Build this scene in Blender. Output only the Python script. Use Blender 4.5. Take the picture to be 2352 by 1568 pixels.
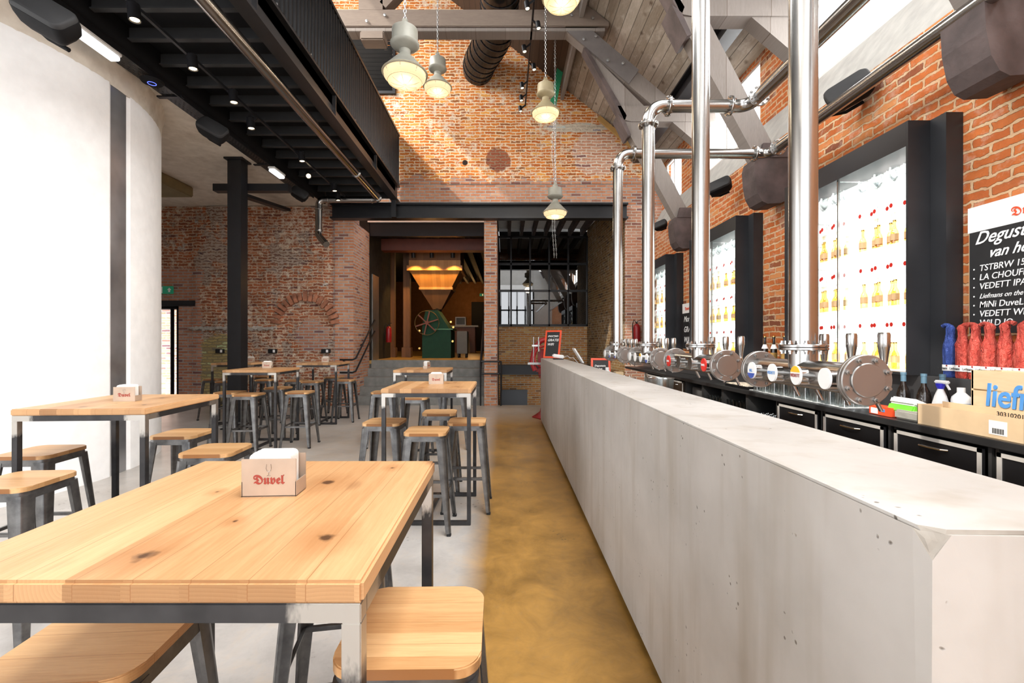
import bpy, bmesh, math, random
from mathutils import Vector, Matrix
random.seed(7)
PI = math.pi
SC = bpy.context.scene
COL = SC.collection
for _o in list(bpy.data.objects): bpy.data.objects.remove(_o)

# ---------------------------------------------------------------- camera, world, light, exposure
H, F, VX, VY = 1.42, 1045.0, 1161.0, 786.0
cam_d = bpy.data.cameras.new('camera'); cam = bpy.data.objects.new('camera', cam_d); COL.objects.link(cam)
cam.location = (0, 0, H); cam.rotation_euler = (PI/2, 0, 0)
cam_d.sensor_width = 36; cam_d.lens = F/2352*36
cam_d.shift_x = (1176-VX)/2352; cam_d.shift_y = (VY-784)/2352; cam_d.clip_start = 0.05
SC.camera = cam
SC.view_settings.view_transform = 'Standard'; SC.view_settings.look = 'None'
SC.view_settings.exposure = 0.0; SC.view_settings.gamma = 1.0
w = bpy.data.worlds.new('world'); SC.world = w; w.use_nodes = True
bg = w.node_tree.nodes['Background']; bg.inputs[0].default_value = (0.93, 0.96, 1.0, 1); bg.inputs[1].default_value = 4.0
def area(name, loc, rot, sx, sy, energy, col=(1, 1, 1)):
    l = bpy.data.lights.new(name, 'AREA'); l.shape = 'RECTANGLE'; l.size = sx; l.size_y = sy; l.energy = energy; l.color = col
    o = bpy.data.objects.new(name, l); o.location = loc; o.rotation_euler = rot; COL.objects.link(o); return o
# added fill at unseen rear, left and roof openings; daylight at the right clerestory
area('fill_rear', (-2.2, -3.9, 3.2), (math.radians(80), 0, 0), 8.0, 4.2, 190, (0.95, 0.97, 1))
area('fill_left', (-8.9, -0.6, 2.6), (0, math.radians(-90), 0), 3.6, 5.0, 210, (0.93, 0.96, 1))
area('fill_roof_left', (-5.6, 4.0, 8.3), (0, math.radians(-45), 0), 2.6, 11.0, 1150, (1, 0.97, 0.92))
area('fill_roof_right', (1.35, 0.2, 6.85), (0, math.radians(38), 0), 2.6, 6.6, 560, (1, 0.99, 0.97))
area('daylight_clerestory', (3.75, 3.6, 4.85), (0, math.radians(78), 0), .95, 9.5, 380, (1, 0.98, 0.96))
sun_d = bpy.data.lights.new('sun', 'SUN'); sun_d.energy = 3.5; sun_d.angle = math.radians(0.6); sun_d.color = (1, 0.93, 0.82)
sun = bpy.data.objects.new('sun', sun_d); COL.objects.link(sun)
sun.rotation_euler = Vector((0.62, 0.42, -0.66)).to_track_quat('-Z', 'Y').to_euler()

def at(px, py, Y): return Vector(((px-VX)*Y/F, Y, H+(VY-py)*Y/F))

# ---------------------------------------------------------------- node helpers
class NT:
    def __init__(s, name):
        s.m = bpy.data.materials.new(name); s.m.use_nodes = True
        s.t = s.m.node_tree; s.n = s.t.nodes; s.p = s.n['Principled BSDF']; s.out = s.n['Material Output']
    def node(s, ty, **kw):
        n = s.n.new(ty)
        for k, v in kw.items():
            if k.startswith('i_'): s.put(n.inputs[k[2:].replace('_', ' ')], v)
            else: setattr(n, k, v)
        return n
    def put(s, sock, v):
        if isinstance(v, bpy.types.NodeSocket): s.t.links.new(v, sock)
        else:
            if hasattr(sock.default_value, '__len__') and not hasattr(v, '__len__'): v = [v]*len(sock.default_value)
            if hasattr(v, '__len__') and len(v) == 3 and len(sock.default_value) == 4: v = (*v, 1)
            sock.default_value = v
    def math(s, op, a, b=0.0, c=0.0, clamp=False):
        n = s.n.new('ShaderNodeMath'); n.operation = op; n.use_clamp = clamp
        s.put(n.inputs[0], a); s.put(n.inputs[1], b); s.put(n.inputs[2], c); return n.outputs[0]
    def vmath(s, op, a, b=(0, 0, 0)):
        n = s.n.new('ShaderNodeVectorMath'); n.operation = op; s.put(n.inputs[0], a); s.put(n.inputs[1], b)
        return n.outputs['Value'] if op in ('LENGTH', 'DISTANCE', 'DOT_PRODUCT') else n.outputs[0]
    def mix(s, f, a, b, mode='MIX'):
        n = s.n.new('ShaderNodeMix'); n.data_type = 'RGBA'; n.blend_type = mode; n.clamp_factor = True
        s.put(n.inputs[0], f); s.put(n.inputs[6], a); s.put(n.inputs[7], b); return n.outputs[2]
    def noise(s, vec, scale, detail=3, rough=0.55, dist=0.0):
        n = s.n.new('ShaderNodeTexNoise'); s.put(n.inputs['Vector'], vec); n.inputs['Scale'].default_value = scale
        n.inputs['Detail'].default_value = detail; n.inputs['Roughness'].default_value = rough; n.inputs['Distortion'].default_value = dist
        return n.outputs
    def ramp(s, f, lo, hi):
        n = s.n.new('ShaderNodeMapRange'); n.clamp = True; s.put(n.inputs[0], f); s.put(n.inputs[1], lo); s.put(n.inputs[2], hi); return n.outputs[0]
    def pos(s): return s.n.new('ShaderNodeNewGeometry').outputs['Position']
    def obj(s): return s.n.new('ShaderNodeTexCoord').outputs['Object']
    def sep(s, v):
        n = s.n.new('ShaderNodeSeparateXYZ'); s.put(n.inputs[0], v); return n.outputs
    def comb(s, x=0.0, y=0.0, z=0.0):
        n = s.n.new('ShaderNodeCombineXYZ'); s.put(n.inputs[0], x); s.put(n.inputs[1], y); s.put(n.inputs[2], z); return n.outputs[0]
    def bump(s, h, strength=0.4, dist=0.01):
        n = s.n.new('ShaderNodeBump'); s.put(n.inputs['Height'], h); n.inputs['Strength'].default_value = strength; n.inputs['Distance'].default_value = dist
        s.t.links.new(n.outputs[0], s.p.inputs['Normal'])
    def set(s, **kw):
        names = dict(col='Base Color', rough='Roughness', metal='Metallic', spec='Specular IOR Level', coat='Coat Weight', trans='Transmission Weight',
                     alpha='Alpha', emis='Emission Color', es='Emission Strength', aniso='Anisotropic', ior='IOR')
        for k, v in kw.items(): s.put(s.p.inputs[names[k]], v)
        return s

def mat(name, col, rough=0.5, metal=0.0, var=0.12, scale=6.0, bump=0.0, **kw):
    t = NT(name); v = t.obj(); n = t.noise(v, scale)[0]
    a = tuple(max(0, c*(1-var)) for c in col); b = tuple(min(1, c*(1+var)) for c in col)
    t.set(col=t.mix(t.ramp(n, .3, .7), a, b), metal=metal, rough=t.math('ADD', t.math('MULTIPLY', n, .12), rough-.06, clamp=True), **kw)
    if bump: t.bump(t.noise(v, scale*5)[0], bump)
    return t.m

def emit(name, col, strength):
    t = NT(name); n = t.noise(t.obj(), 3)[0]
    t.set(col=tuple(c*.25 for c in col), emis=t.mix(n, tuple(c*.97 for c in col), col), es=strength, rough=.4); return t.m

def glassy(name, tint=(.95, .97, .97), gloss=.12, rough=.02, edge=True):
    """thin clear glass: mostly see-through, reflecting more at grazing angles"""
    t = NT(name)
    tr = t.node('ShaderNodeBsdfTransparent', i_Color=(*tint, 1)); gl = t.node('ShaderNodeBsdfGlossy', i_Roughness=rough, i_Color=(1, 1, 1, 1))
    lw = t.node('ShaderNodeLayerWeight', i_Blend=.35)
    f = t.math('ADD', gloss, t.math('MULTIPLY', lw.outputs['Fresnel'], .6 if edge else .25), clamp=True)
    mx = t.node('ShaderNodeMixShader'); t.put(mx.inputs[0], f)
    t.t.links.new(tr.outputs[0], mx.inputs[1]); t.t.links.new(gl.outputs[0], mx.inputs[2]); t.t.links.new(mx.outputs[0], t.out.inputs[0])
    return t.m

def brick_layer(t, u, v, c1, c2, mortar, row=.065, wid=.225, ms=.012, dist=.008, dark=.0):
    vec = t.comb(u, v)
    wob = t.vmath('SUBTRACT', t.noise(vec, 5, 3)[1], (.5, .5, .5)); sc = t.node('ShaderNodeVectorMath', operation='SCALE'); t.put(sc.inputs[0], wob); sc.inputs['Scale'].default_value = dist*2.5
    wob2 = t.vmath('SUBTRACT', t.noise(vec, 26, 2)[1], (.5, .5, .5)); s2 = t.node('ShaderNodeVectorMath', operation='SCALE'); t.put(s2.inputs[0], wob2); s2.inputs['Scale'].default_value = dist*1.3
    vv = t.vmath('ADD', t.vmath('ADD', vec, sc.outputs[0]), s2.outputs[0])
    b = t.node('ShaderNodeTexBrick', i_Scale=1.0, i_Mortar_Size=ms, i_Mortar_Smooth=.25, i_Bias=0.0, i_Brick_Width=wid, i_Row_Height=row)
    t.put(b.inputs['Vector'], vv); t.put(b.inputs['Color1'], c1); t.put(b.inputs['Color2'], c2); t.put(b.inputs['Mortar'], mortar)
    b.offset = .5; b.squash = 1.0
    n1 = t.noise(vec, 11, 4, .65)[0]; n2 = t.noise(vec, 1.6, 3)[0]
    col = t.mix(t.ramp(n1, .35, .75), b.outputs[0], t.mix(.45, b.outputs[0], (c1[0]*.45, c1[1]*.4, c1[2]*.4)))
    col = t.mix(t.math('MULTIPLY', t.ramp(n2, .35, .7), .35), col, t.mix(.5, col, c2))
    W_ = t.sep(vv); rid = t.math('FLOOR', t.math('DIVIDE', W_[1], row)); odd = t.math('SUBTRACT', 1, t.math('FLOORED_MODULO', rid, 2))
    uid = t.math('FLOOR', t.math('ADD', t.math('DIVIDE', W_[0], wid), t.math('MULTIPLY', odd, .5)))
    wn_ = t.node('ShaderNodeTexWhiteNoise', noise_dimensions='2D'); t.put(wn_.inputs['Vector'], t.comb(uid, rid)); rv = wn_.outputs[0]; inb = t.math('SUBTRACT', 1, b.outputs[1])
    col = t.mix(t.math('MULTIPLY', t.math('MULTIPLY', t.ramp(rv, .80, .98), inb), .8), col, (c1[0]*.28, c1[1]*.36, c1[2]*.8))
    col = t.mix(t.math('MULTIPLY', t.math('MULTIPLY', t.ramp(rv, .16, .02), inb), .55), col, (min(1, c1[0]*1.15), min(1, c1[1]*1.9), c1[2]*2.6))
    h = t.math('ADD', t.math('SUBTRACT', 1, b.outputs[1]), t.math('MULTIPLY', n1, .5))
    return col, h, b.outputs[1]

def brick_mat(name, axis, c1, c2, mortar, bump=.8, second=None, white=.0, **kw):
    """axis: 'x' for walls facing the camera, 'y' for side walls. second = (mask builder, c1, c2, mortar) lays another masonry over a part of it"""
    t = NT(name); P = t.sep(t.pos()); u = P[0] if axis == 'x' else P[1]; v = P[2]
    col, h, fac = brick_layer(t, u, v, c1, c2, mortar, **kw)
    if white:
        wn = t.noise(t.comb(u, v), 8, 5, .7)[0]; wn2 = t.noise(t.comb(u, v), .9, 2)[0]
        col = t.mix(t.math('MULTIPLY', t.ramp(t.math('ADD', wn, t.math('MULTIPLY', wn2, .4)), .72, .86), white), col, (.72, .64, .52))
    for sec in (second or []):
        mask = sec[0](t, u, v); col2, h2, _ = brick_layer(t, u, v, sec[1], sec[2], sec[3], **(sec[4] if len(sec) > 4 else dict(dist=.003, ms=.013)))
        col = t.mix(mask, col, col2); m = t.n.new('ShaderNodeMix'); t.put(m.inputs[0], mask); t.put(m.inputs[2], h); t.put(m.inputs[3], h2); h = m.outputs[0]
    t.set(col=col, rough=.88, spec=.2); t.bump(h, bump, .02); return t.m

def blob(cu, cv, r, r2=None, soft=.06, nz=.25):
    def f(t, u, v):
        d = t.vmath('LENGTH', t.comb(t.math('DIVIDE', t.math('SUBTRACT', u, cu), r), t.math('DIVIDE', t.math('SUBTRACT', v, cv), r2 or r)))
        n = t.noise(t.comb(u, v), 5, 3)[0]
        return t.ramp(t.math('ADD', d, t.math('MULTIPLY', t.math('SUBTRACT', n, .5), nz*2)), 1+soft, 1-soft)
    return f
def band(sock, lo, hi, nz=.3, soft=.02):
    """mask that is 1 where lo < u or v < hi, with a ragged edge"""
    def f(t, u, v):
        q = t.math('ADD', u if sock == 'u' else v, t.math('MULTIPLY', t.math('SUBTRACT', t.noise(t.comb(u, v), 1.8, 4, .6)[0], .5), nz*2))
        a = t.ramp(q, lo-soft, lo+soft); b = t.ramp(q, hi+soft, hi-soft); return t.math('MULTIPLY', a, b)
    return f

def wood_mat(name, c1, c2, along='y', plank=.09, rough=.42, grain=1.0, knots=True, coord='obj', seams=.012, c3=None, bump=.12):
    t = NT(name); v = t.obj() if coord == 'obj' else t.pos(); S = t.sep(v)
    rnd = t.n.new('ShaderNodeObjectInfo').outputs['Random'] if coord == 'obj' else 0.0
    a, b = (S[1], S[0]) if along == 'y' else (S[0], S[1])
    if along == 'z': a, b = S[2], S[0]
    if along == 'zy': a, b = S[2], S[1]
    if along == 'roof': a, b = S[1], S[2]
    pid = t.math('FLOOR', t.math('ADD', t.math('DIVIDE', b, plank), t.math('MULTIPLY', rnd, 40)))
    wn = t.node('ShaderNodeTexWhiteNoise', noise_dimensions='1D'); t.put(wn.inputs['W'], pid); pr = wn.outputs[0]
    gv = t.comb(t.math('ADD', t.math('MULTIPLY', a, 1.3), t.math('MULTIPLY', pr, 13)), t.math('MULTIPLY', b, 18), t.math('MULTIPLY', S[2], 6 if along in 'xy' else 2))
    g = t.noise(gv, 2.2*grain, 4, .6, 1.2)[0]; g2 = t.noise(gv, 9*grain, 3, .6)[0]
    f = t.math('ADD', t.math('MULTIPLY', pr, .62), t.math('ADD', t.math('MULTIPLY', t.ramp(g, .3, .7), .32), t.math('MULTIPLY', t.ramp(g2, .35, .65), .16)), clamp=True)
    col = t.mix(f, c1, c2)
    if coord == 'obj' and along in 'xy':
        N = t.sep(t.n.new('ShaderNodeTexCoord').outputs['Normal']); e_ = t.ramp(t.math('ABSOLUTE', N[1] if along == 'y' else N[0]), .6, .8)
        rg = t.math('FRACT', t.math('MULTIPLY', t.vmath('LENGTH', t.comb(t.math('MULTIPLY', t.math('SUBTRACT', t.math('FRACT', t.math('DIVIDE', b, plank)), pr), plank), t.math('SUBTRACT', S[2], t.math('MULTIPLY', pr, 1.2)))), 160))
        eg = t.mix(t.math('ADD', t.math('MULTIPLY', pr, .75), t.math('MULTIPLY', rg, .2)), (c1[0]*.62, c1[1]*.62, c1[2]*.6), (c2[0]*.82, c2[1]*.78, c2[2]*.72)); col = t.mix(e_, col, eg)
    if c3: col = t.mix(t.ramp(t.noise(t.comb(t.math('MULTIPLY', a, 1.0), t.math('MULTIPLY', b, 3)), 2.2, 5, .7)[0], .5, .75), col, c3)
    if knots:
        vo = t.node('ShaderNodeTexVoronoi', i_Scale=1.0, i_Randomness=1.0); t.put(vo.inputs['Vector'], t.comb(t.math('MULTIPLY', a, 3.2), t.math('ADD', t.math('MULTIPLY', b, 6.5), t.math('MULTIPLY', rnd, 9))))
        col = t.mix(t.math('MULTIPLY', t.ramp(t.math('ADD', vo.outputs[0], t.math('MULTIPLY', g, .12)), .24, .09), .8), col, (c1[0]*.35, c1[1]*.26, c1[2]*.2))
    for kx, ky, kr in (((-.047, -.266, .030), (.235, -.197, .032), (.111, .133, .030), (.24, .27, .014), (-.13, .06, .012), (.02, -.12, .012)) if knots and coord == 'obj' and along == 'y' else ()):
        d_ = t.vmath('LENGTH', t.comb(t.math('SUBTRACT', S[0], kx), t.math('MULTIPLY', t.math('SUBTRACT', S[1], ky), .8))); d_ = t.math('ADD', d_, t.math('MULTIPLY', t.math('SUBTRACT', t.noise(v, 22, 3)[0], .5), kr*1.6))
        ring = t.math('MULTIPLY', t.ramp(d_, kr*2.6, kr*.5), .45); col = t.mix(ring, col, (c1[0]*.75, c1[1]*.6, c1[2]*.45)); col = t.mix(t.ramp(d_, kr*.55, kr*.2), col, (.10, .045, .02))
    if seams:
        fr = t.math('FRACT', t.math('DIVIDE', b, plank)); e = t.ramp(t.math('ABSOLUTE', t.math('SUBTRACT', fr, .5)), .5-seams, .5)
        col = t.mix(e, col, (c1[0]*(.6 if seams < .02 else .2), c1[1]*(.5 if seams < .02 else .2), c1[2]*(.4 if seams < .02 else .2)))
    t.set(col=col, rough=rough, spec=.4)
    if bump: t.bump(t.math('ADD', g, g2), bump, .004)
    return t.m

# ---------------------------------------------------------------- materials
def m_concrete():
    t = NT('concrete bar'); v = t.pos(); n = t.noise(v, 1.6, 5, .6)[0]; n2 = t.noise(v, 14, 4)[0]
    col = t.mix(t.ramp(n, .35, .7), (.40, .375, .345), (.55, .52, .49)); col = t.mix(t.math('MULTIPLY', n2, .25), col, (.48, .45, .41))
    S = t.sep(v); st = t.noise(t.comb(t.math('MULTIPLY', S[0], 7), t.math('MULTIPLY', S[1], 9), t.math('MULTIPLY', S[2], .9)), 1.0, 3)[0]
    col = t.mix(t.math('MULTIPLY', t.ramp(st, .52, .72), .5), col, (.32, .27, .21))
    vo = t.node('ShaderNodeTexVoronoi', i_Scale=42.0); t.put(vo.inputs['Vector'], t.vmath('ADD', v, t.vmath('MULTIPLY', t.noise(v, 12, 2)[1], (.03, .03, .03))))
    pit = t.math('MULTIPLY', t.ramp(vo.outputs[0], .20, .11), t.ramp(t.noise(v, 7.5, 3)[0], .60, .63))
    col = t.mix(pit, col, (.16, .14, .12)); t.set(col=col, rough=.5, spec=.35); t.bump(t.math('SUBTRACT', n2, t.math('MULTIPLY', pit, 3)), .3, .004); return t.m
def m_floor():
    t = NT('polished concrete floor'); v = t.pos(); S = t.sep(v); n = t.noise(v, .8, 6, .65)[0]; n2 = t.noise(v, 4.5, 5, .7, .8)[0]; n3 = t.noise(v, 30, 3)[0]
    grey = t.mix(t.ramp(t.math('ADD', n, t.math('MULTIPLY', n2, .35)), .42, .82), (.29, .26, .235), (.58, .55, .52))
    och = t.mix(t.ramp(t.math('ADD', n, t.math('MULTIPLY', n2, .6)), .55, .95), (.15, .078, .018), (.44, .235, .058))  # warm reflected tint painted into the floor colour right of the edge
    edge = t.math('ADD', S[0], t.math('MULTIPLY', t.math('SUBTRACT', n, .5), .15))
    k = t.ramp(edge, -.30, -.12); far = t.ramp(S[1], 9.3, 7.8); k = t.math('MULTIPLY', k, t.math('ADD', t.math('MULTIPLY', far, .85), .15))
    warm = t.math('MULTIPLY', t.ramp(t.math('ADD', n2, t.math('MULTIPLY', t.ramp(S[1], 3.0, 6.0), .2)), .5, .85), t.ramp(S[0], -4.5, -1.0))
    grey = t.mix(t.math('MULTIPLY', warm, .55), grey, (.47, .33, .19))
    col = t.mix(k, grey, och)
    vo = t.node('ShaderNodeTexVoronoi', i_Scale=26.0); t.put(vo.inputs['Vector'], v)
    pit = t.math('MULTIPLY', t.ramp(vo.outputs[0], .28, .15), t.ramp(t.noise(v, 1.7, 2)[0], .62, .68))
    col = t.mix(t.math('MULTIPLY', pit, .7), col, (.09, .06, .035)); col = t.mix(t.math('MULTIPLY', t.ramp(n3, .55, .8), .15), col, (.2, .18, .15))
    t.set(col=col, rough=t.math('ADD', .2, t.math('MULTIPLY', n2, .25)), spec=.45); t.bump(t.math('SUBTRACT', n2, pit), .06, .003); return t.m
def m_plaster(name, c1, c2, stain, amt=.5):
    t = NT(name); v = t.pos(); n = t.noise(v, 1.1, 6, .65)[0]; n2 = t.noise(v, 7, 4)[0]
    col = t.mix(t.ramp(n2, .3, .7), c1, c2); col = t.mix(t.math('MULTIPLY', t.ramp(n, .55, .75), amt), col, stain)
    t.set(col=col, rough=.85, spec=.2); t.bump(t.math('ADD', n, n2), .25, .01); return t.m
def m_steelframe():
    """dark welded steel with ground, bright corners at the top of table legs (table-local coordinates)"""
    t = NT('welded steel'); v = t.obj(); S = t.sep(v); n = t.noise(v, 9, 3)[0]; n2 = t.noise(t.comb(t.math('MULTIPLY', S[0], 1.0), t.math('MULTIPLY', S[1], 1.0), t.math('MULTIPLY', S[2], .4)), 60, 3)[0]
    dark = t.mix(t.ramp(n, .3, .7), (.028, .027, .028), (.06, .058, .06))
    d = t.vmath('DISTANCE', t.vmath('ABSOLUTE', t.vmath('SUBTRACT', v, (0, 0, 1.01))), (.335, .335, 0))
    k = t.ramp(t.math('ADD', d, t.math('MULTIPLY', t.math('SUBTRACT', n2, .5), .08)), .105, .075)
    col = t.mix(k, dark, (.52, .49, .45)); t.set(col=col, metal=t.math('ADD', .55, t.math('MULTIPLY', k, .4)), rough=.33); return t.m
def m_stoolsteel():
    t = NT('gunmetal stool steel'); v = t.obj(); n = t.noise(v, 14, 4, .6)[0]
    t.set(col=t.mix(t.ramp(n, .3, .75), (.10, .098, .098), (.22, .215, .21)), metal=.85, rough=t.math('ADD', .26, t.math('MULTIPLY', n, .14))); return t.m
def m_inox():
    t = NT('brushed stainless'); v = t.obj(); S = t.sep(v); n = t.noise(v, 2.5, 3)[0]
    t.set(col=t.mix(n, (.37, .365, .355), (.46, .45, .44)), metal=1.0, rough=t.math('ADD', .17, t.math('MULTIPLY', n, .12))); return t.m
def m_paper_wrap(name, c1, c2):
    t = NT(name); v = t.obj(); S = t.sep(v)
    n = t.noise(t.comb(t.math('MULTIPLY', S[0], 30), t.math('MULTIPLY', S[1], 30), t.math('MULTIPLY', S[2], 12)), 1, 4, .7, 1.5)[0]
    t.set(col=t.mix(t.ramp(n, .35, .7), c1, c2), rough=.55); sk = t.noise(t.comb(t.math('ADD', t.math('MULTIPLY', S[1], 60), t.math('MULTIPLY', S[2], 60)), t.math('SUBTRACT', t.math('MULTIPLY', S[2], 220), t.math('MULTIPLY', S[1], 90))), 1.0, 1)[0]; t.set(col=t.mix(t.math('MULTIPLY', t.ramp(sk, .66, .70), .6), t.mix(t.ramp(n, .35, .7), c1, c2), tuple(q*.35 for q in c1))); t.bump(n, 1.0, .03); return t.m
def m_perf(name, su, sv):
    """sheet steel with rows of punched slots that can be seen through"""
    t = NT(name); v = t.pos(); S = t.sep(v)
    fy = t.math('FRACT', t.math('DIVIDE', S[1], su)); row = t.math('DIVIDE', S[0], sv); fx = t.math('FRACT', row)
    fy = t.math('FRACT', t.math('ADD', t.math('DIVIDE', S[1], su), t.math('MULTIPLY', t.math('FLOOR', row), .5)))
    hole = t.math('MULTIPLY', t.math('LESS_THAN', fy, .55), t.math('LESS_THAN', t.math('ABSOLUTE', t.math('SUBTRACT', fx, .5)), .16))
    t.set(col=t.mix(t.noise(v, 5)[0], (.015, .015, .016), (.05, .05, .055)), metal=.4, rough=.4, alpha=t.math('SUBTRACT', 1, hole)); return t.m

M_OAK = wood_mat('oiled oak tabletop', (.44, .215, .085), (.70, .43, .22), 'y', .088, rough=.38)
M_SEAT = wood_mat('oak stool seat', (.45, .225, .085), (.70, .44, .215), 'x', .08, rough=.4, knots=False)
M_FRAME = m_steelframe(); M_STOOL = m_stoolsteel(); M_INOX = m_inox()
M_INOXM = mat('satin stainless plate', (.36, .345, .33), .42, 1.0, .08, 3); M_CONC = m_concrete(); M_FLOOR = m_floor()
M_BLACK = mat('black painted steel', (.014, .014, .016), .38, .2, spec=.4)
M_BLACKM = mat('matt black metal', (.006, .006, .007), .7, .0, spec=.2)
M_NICHE = mat('graphite coated steel', (.032, .033, .037), .42, .3, var=.2, scale=2)
M_CORR = mat('black ribbed cladding', (.010, .010, .011), .35, .4)
M_CEIL = m_plaster('flaking lime plaster', (.60, .54, .46), (.74, .68, .59), (.33, .25, .17), .75)
M_SILO = m_plaster('white painted concrete', (.86, .86, .86), (.93, .93, .93), (.80, .80, .79), .3)
M_WHITEPL = m_plaster('white plaster', (.72, .72, .70), (.80, .80, .78), (.5, .47, .42), .3)
M_RUBBER = mat('black rubber', (.01, .01, .01), .8)
M_STEP = m_plaster('grey concrete steps', (.19, .19, .18), (.27, .265, .25), (.15, .14, .13), .4)
GREYM = (.42, .40, .37)
NEW1, NEW2 = (.50, .185, .085), (.60, .30, .18)
M_GABLE = brick_mat('old orange gable brickwork', 'x', (.72, .23, .04), (.46, .115, .025), (.86, .68, .45), bump=1.0, white=.85, dist=.026, ms=.013,
    second=[(band('v', 4.3, 5.05, .42), NEW1, NEW2, GREYM),
            (blob(-.17, 5.48, .27, nz=.45), (.36, .10, .04), (.25, .07, .04), (.30, .20, .13), dict(dist=.035, ms=.014)),
            (blob(2.03, 5.62, .55, .50, soft=.03, nz=.2), (.55, .23, .12), (.66, .36, .24), (.80, .70, .58), dict(dist=.02, ms=.014)),
            (blob(-.90, 5.42, .06, nz=.3), (.03, .02, .015), (.03, .02, .015), (.03, .02, .015)),
            (blob(1.65, 6.2, .75, .10, nz=.6), (.55, .48, .38), (.62, .55, .45), (.7, .62, .5), dict(dist=.04, ms=.02))])
def holes(t, u, v):
    return t.ramp(t.math('ADD', t.noise(t.comb(u, v), 1.3, 5, .7)[0], t.math('MULTIPLY', t.noise(t.comb(u, v), 9, 3)[0], .15)), .60, .64)
def plastered(t, u, v):
    return t.ramp(t.math('ADD', t.noise(t.comb(t.math('ADD', u, 7), v), 1.9, 6, .75)[0], t.math('MULTIPLY', t.noise(t.comb(u, v), 14, 3)[0], .2)), .72, .75)
def lowright(t, u, v):
    a = band('u', -3.85, 9, .18)(t, u, v); b = band('u', -99, -6.75, .2)(t, u, v); return t.math('MAXIMUM', a, t.math('MULTIPLY', b, t.ramp(v, 3.1, 3.0)))
M_BACK = brick_mat('weathered red brickwork', 'x', (.46, .145, .06), (.22, .075, .04), (.60, .45, .32), bump=1.0, white=.8, dist=.032, ms=.013,
    second=[(holes, (.22, .11, .08), (.36, .20, .14), (.46, .38, .31), dict(dist=.06, ms=.026)),
            (plastered, (.40, .36, .32), (.50, .45, .40), (.55, .5, .45), dict(dist=.06, ms=.03)),
            (blob(-6.35, .75, .62, .85, nz=.25), (.48, .38, .16), (.34, .27, .12), (.26, .22, .13), dict(dist=.03, ms=.016)),
            (blob(-4.3, 1.55, .38, .34, nz=.5), (.42, .17, .10), (.50, .25, .16), GREYM),
            (lowright, (.46, .18, .10), (.54, .26, .17), GREYM)])
M_NEWX = brick_mat('new brick facing', 'x', NEW1, NEW2, GREYM, dist=.003, ms=.013, bump=.6)
M_NEWY = brick_mat('new brick reveal', 'y', NEW1, NEW2, GREYM, dist=.003, ms=.013, bump=.6)
M_RIGHT = brick_mat('old orange side brickwork', 'y', (.62, .18, .05), (.50, .13, .038), (.70, .50, .30), bump=1.0, white=.3, dist=.02, ms=.011, row=.070, wid=.24)
M_ANNEX = brick_mat('brown soot-stained brickwork', 'y', (.20, .10, .035), (.30, .16, .06), (.34, .26, .15), bump=1.0, white=.3, dist=.01)
M_OCHREB = brick_mat('ochre brick under the glazing', 'x', (.50, .22, .06), (.42, .17, .05), (.44, .38, .28), dist=.003, ms=.013, bump=.5)
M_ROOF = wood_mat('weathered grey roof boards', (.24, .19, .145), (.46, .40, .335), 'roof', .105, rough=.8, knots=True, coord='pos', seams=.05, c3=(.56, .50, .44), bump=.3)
M_ROOFD = wood_mat('shade-darkened roof boards', (.035, .018, .010), (.075, .042, .024), 'roof', .105, rough=.7, knots=False, coord='pos', seams=.05)  # same roof boards, darkened in colour for the unlit part beyond the purlin
M_TIMB = wood_mat('grey brown timber', (.115, .085, .068), (.20, .155, .125), 'x', .5, rough=.7, knots=False, coord='pos')
M_TIMBL = wood_mat('pale grey timber', (.16, .135, .118), (.25, .22, .20), 'z', .5, rough=.75, knots=False, coord='pos')
M_TIMBD = mat('dark brown painted timber', (.075, .055, .052), .75, 0, .35, 5, .5)
M_LAMP = mat('grey enamel lamp housing', (.24, .235, .20), .5, .1, .15)
M_LAMPB = mat('olive enamel lamp housing', (.30, .25, .15), .5, .1, .2)
M_CHAIN = mat('galvanised chain', (.45, .45, .45), .35, .8)
M_GLOW = emit('warm lit lamp glass', (1.0, .74, .42), .95)
M_SPOTGLOW = emit('spotlight bulb', (1.0, .78, .50), 6)
M_CLEAR = glassy('clear glass', (.90, .93, .93), .06)
M_PANE = glassy('window pane', (.97, .98, .98), .03, edge=False)
M_DARKPANE = glassy('dark reflecting pane', (.4, .4, .4), .09, .015, edge=False)
M_AMBER = glassy('amber beer glass', (.99, .82, .42), .05)
M_BROWNB = mat('dark brown bottle glass', (.012, .008, .006), .08, 0, spec=.7)
M_RED = mat('red enamel', (.30, .012, .015), .35, 0)
M_REDF = mat('bright red painted frame', (.80, .09, .03), .4)
M_BOARD = mat('black chalkboard', (.016, .016, .017), .55)
M_CHALK = mat('white chalk', (.86, .86, .86), .8, var=.05)
M_WHITE = mat('white plastic', (.80, .80, .80), .35, var=.03)
M_CARD = mat('cardboard', (.64, .47, .29), .8, var=.08)
M_PAPER = mat('white card', (.85, .84, .82), .7, var=.03)
M_GREEN = mat('green machine enamel', (.012, .055, .030), .6, spec=.2)
M_BRASS = mat('brass', (.65, .42, .12), .3, .9)
M_MAROON = mat('dark red lettering', (.30, .035, .02), .5)
M_RUST = mat('rust red wheel', (.20, .06, .035), .6)
M_COPPER = wood_mat('honey wood hopper', (.36, .16, .04), (.52, .26, .08), 'z', .12, rough=.35, knots=False, coord='pos')
M_MILLWOOD = wood_mat('brown mill timber', (.11, .05, .022), (.19, .09, .04), 'z', .2, rough=.6, knots=False, coord='pos')
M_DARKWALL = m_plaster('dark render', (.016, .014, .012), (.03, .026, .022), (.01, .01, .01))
M_WARMWALL = m_plaster('amber painted wall', (.13, .06, .02), (.17, .08, .03), (.1, .05, .02))
M_MILLFLOOR = mat('ochre mill floor', (.36, .22, .06), .35, var=.25, scale=2)
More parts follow.
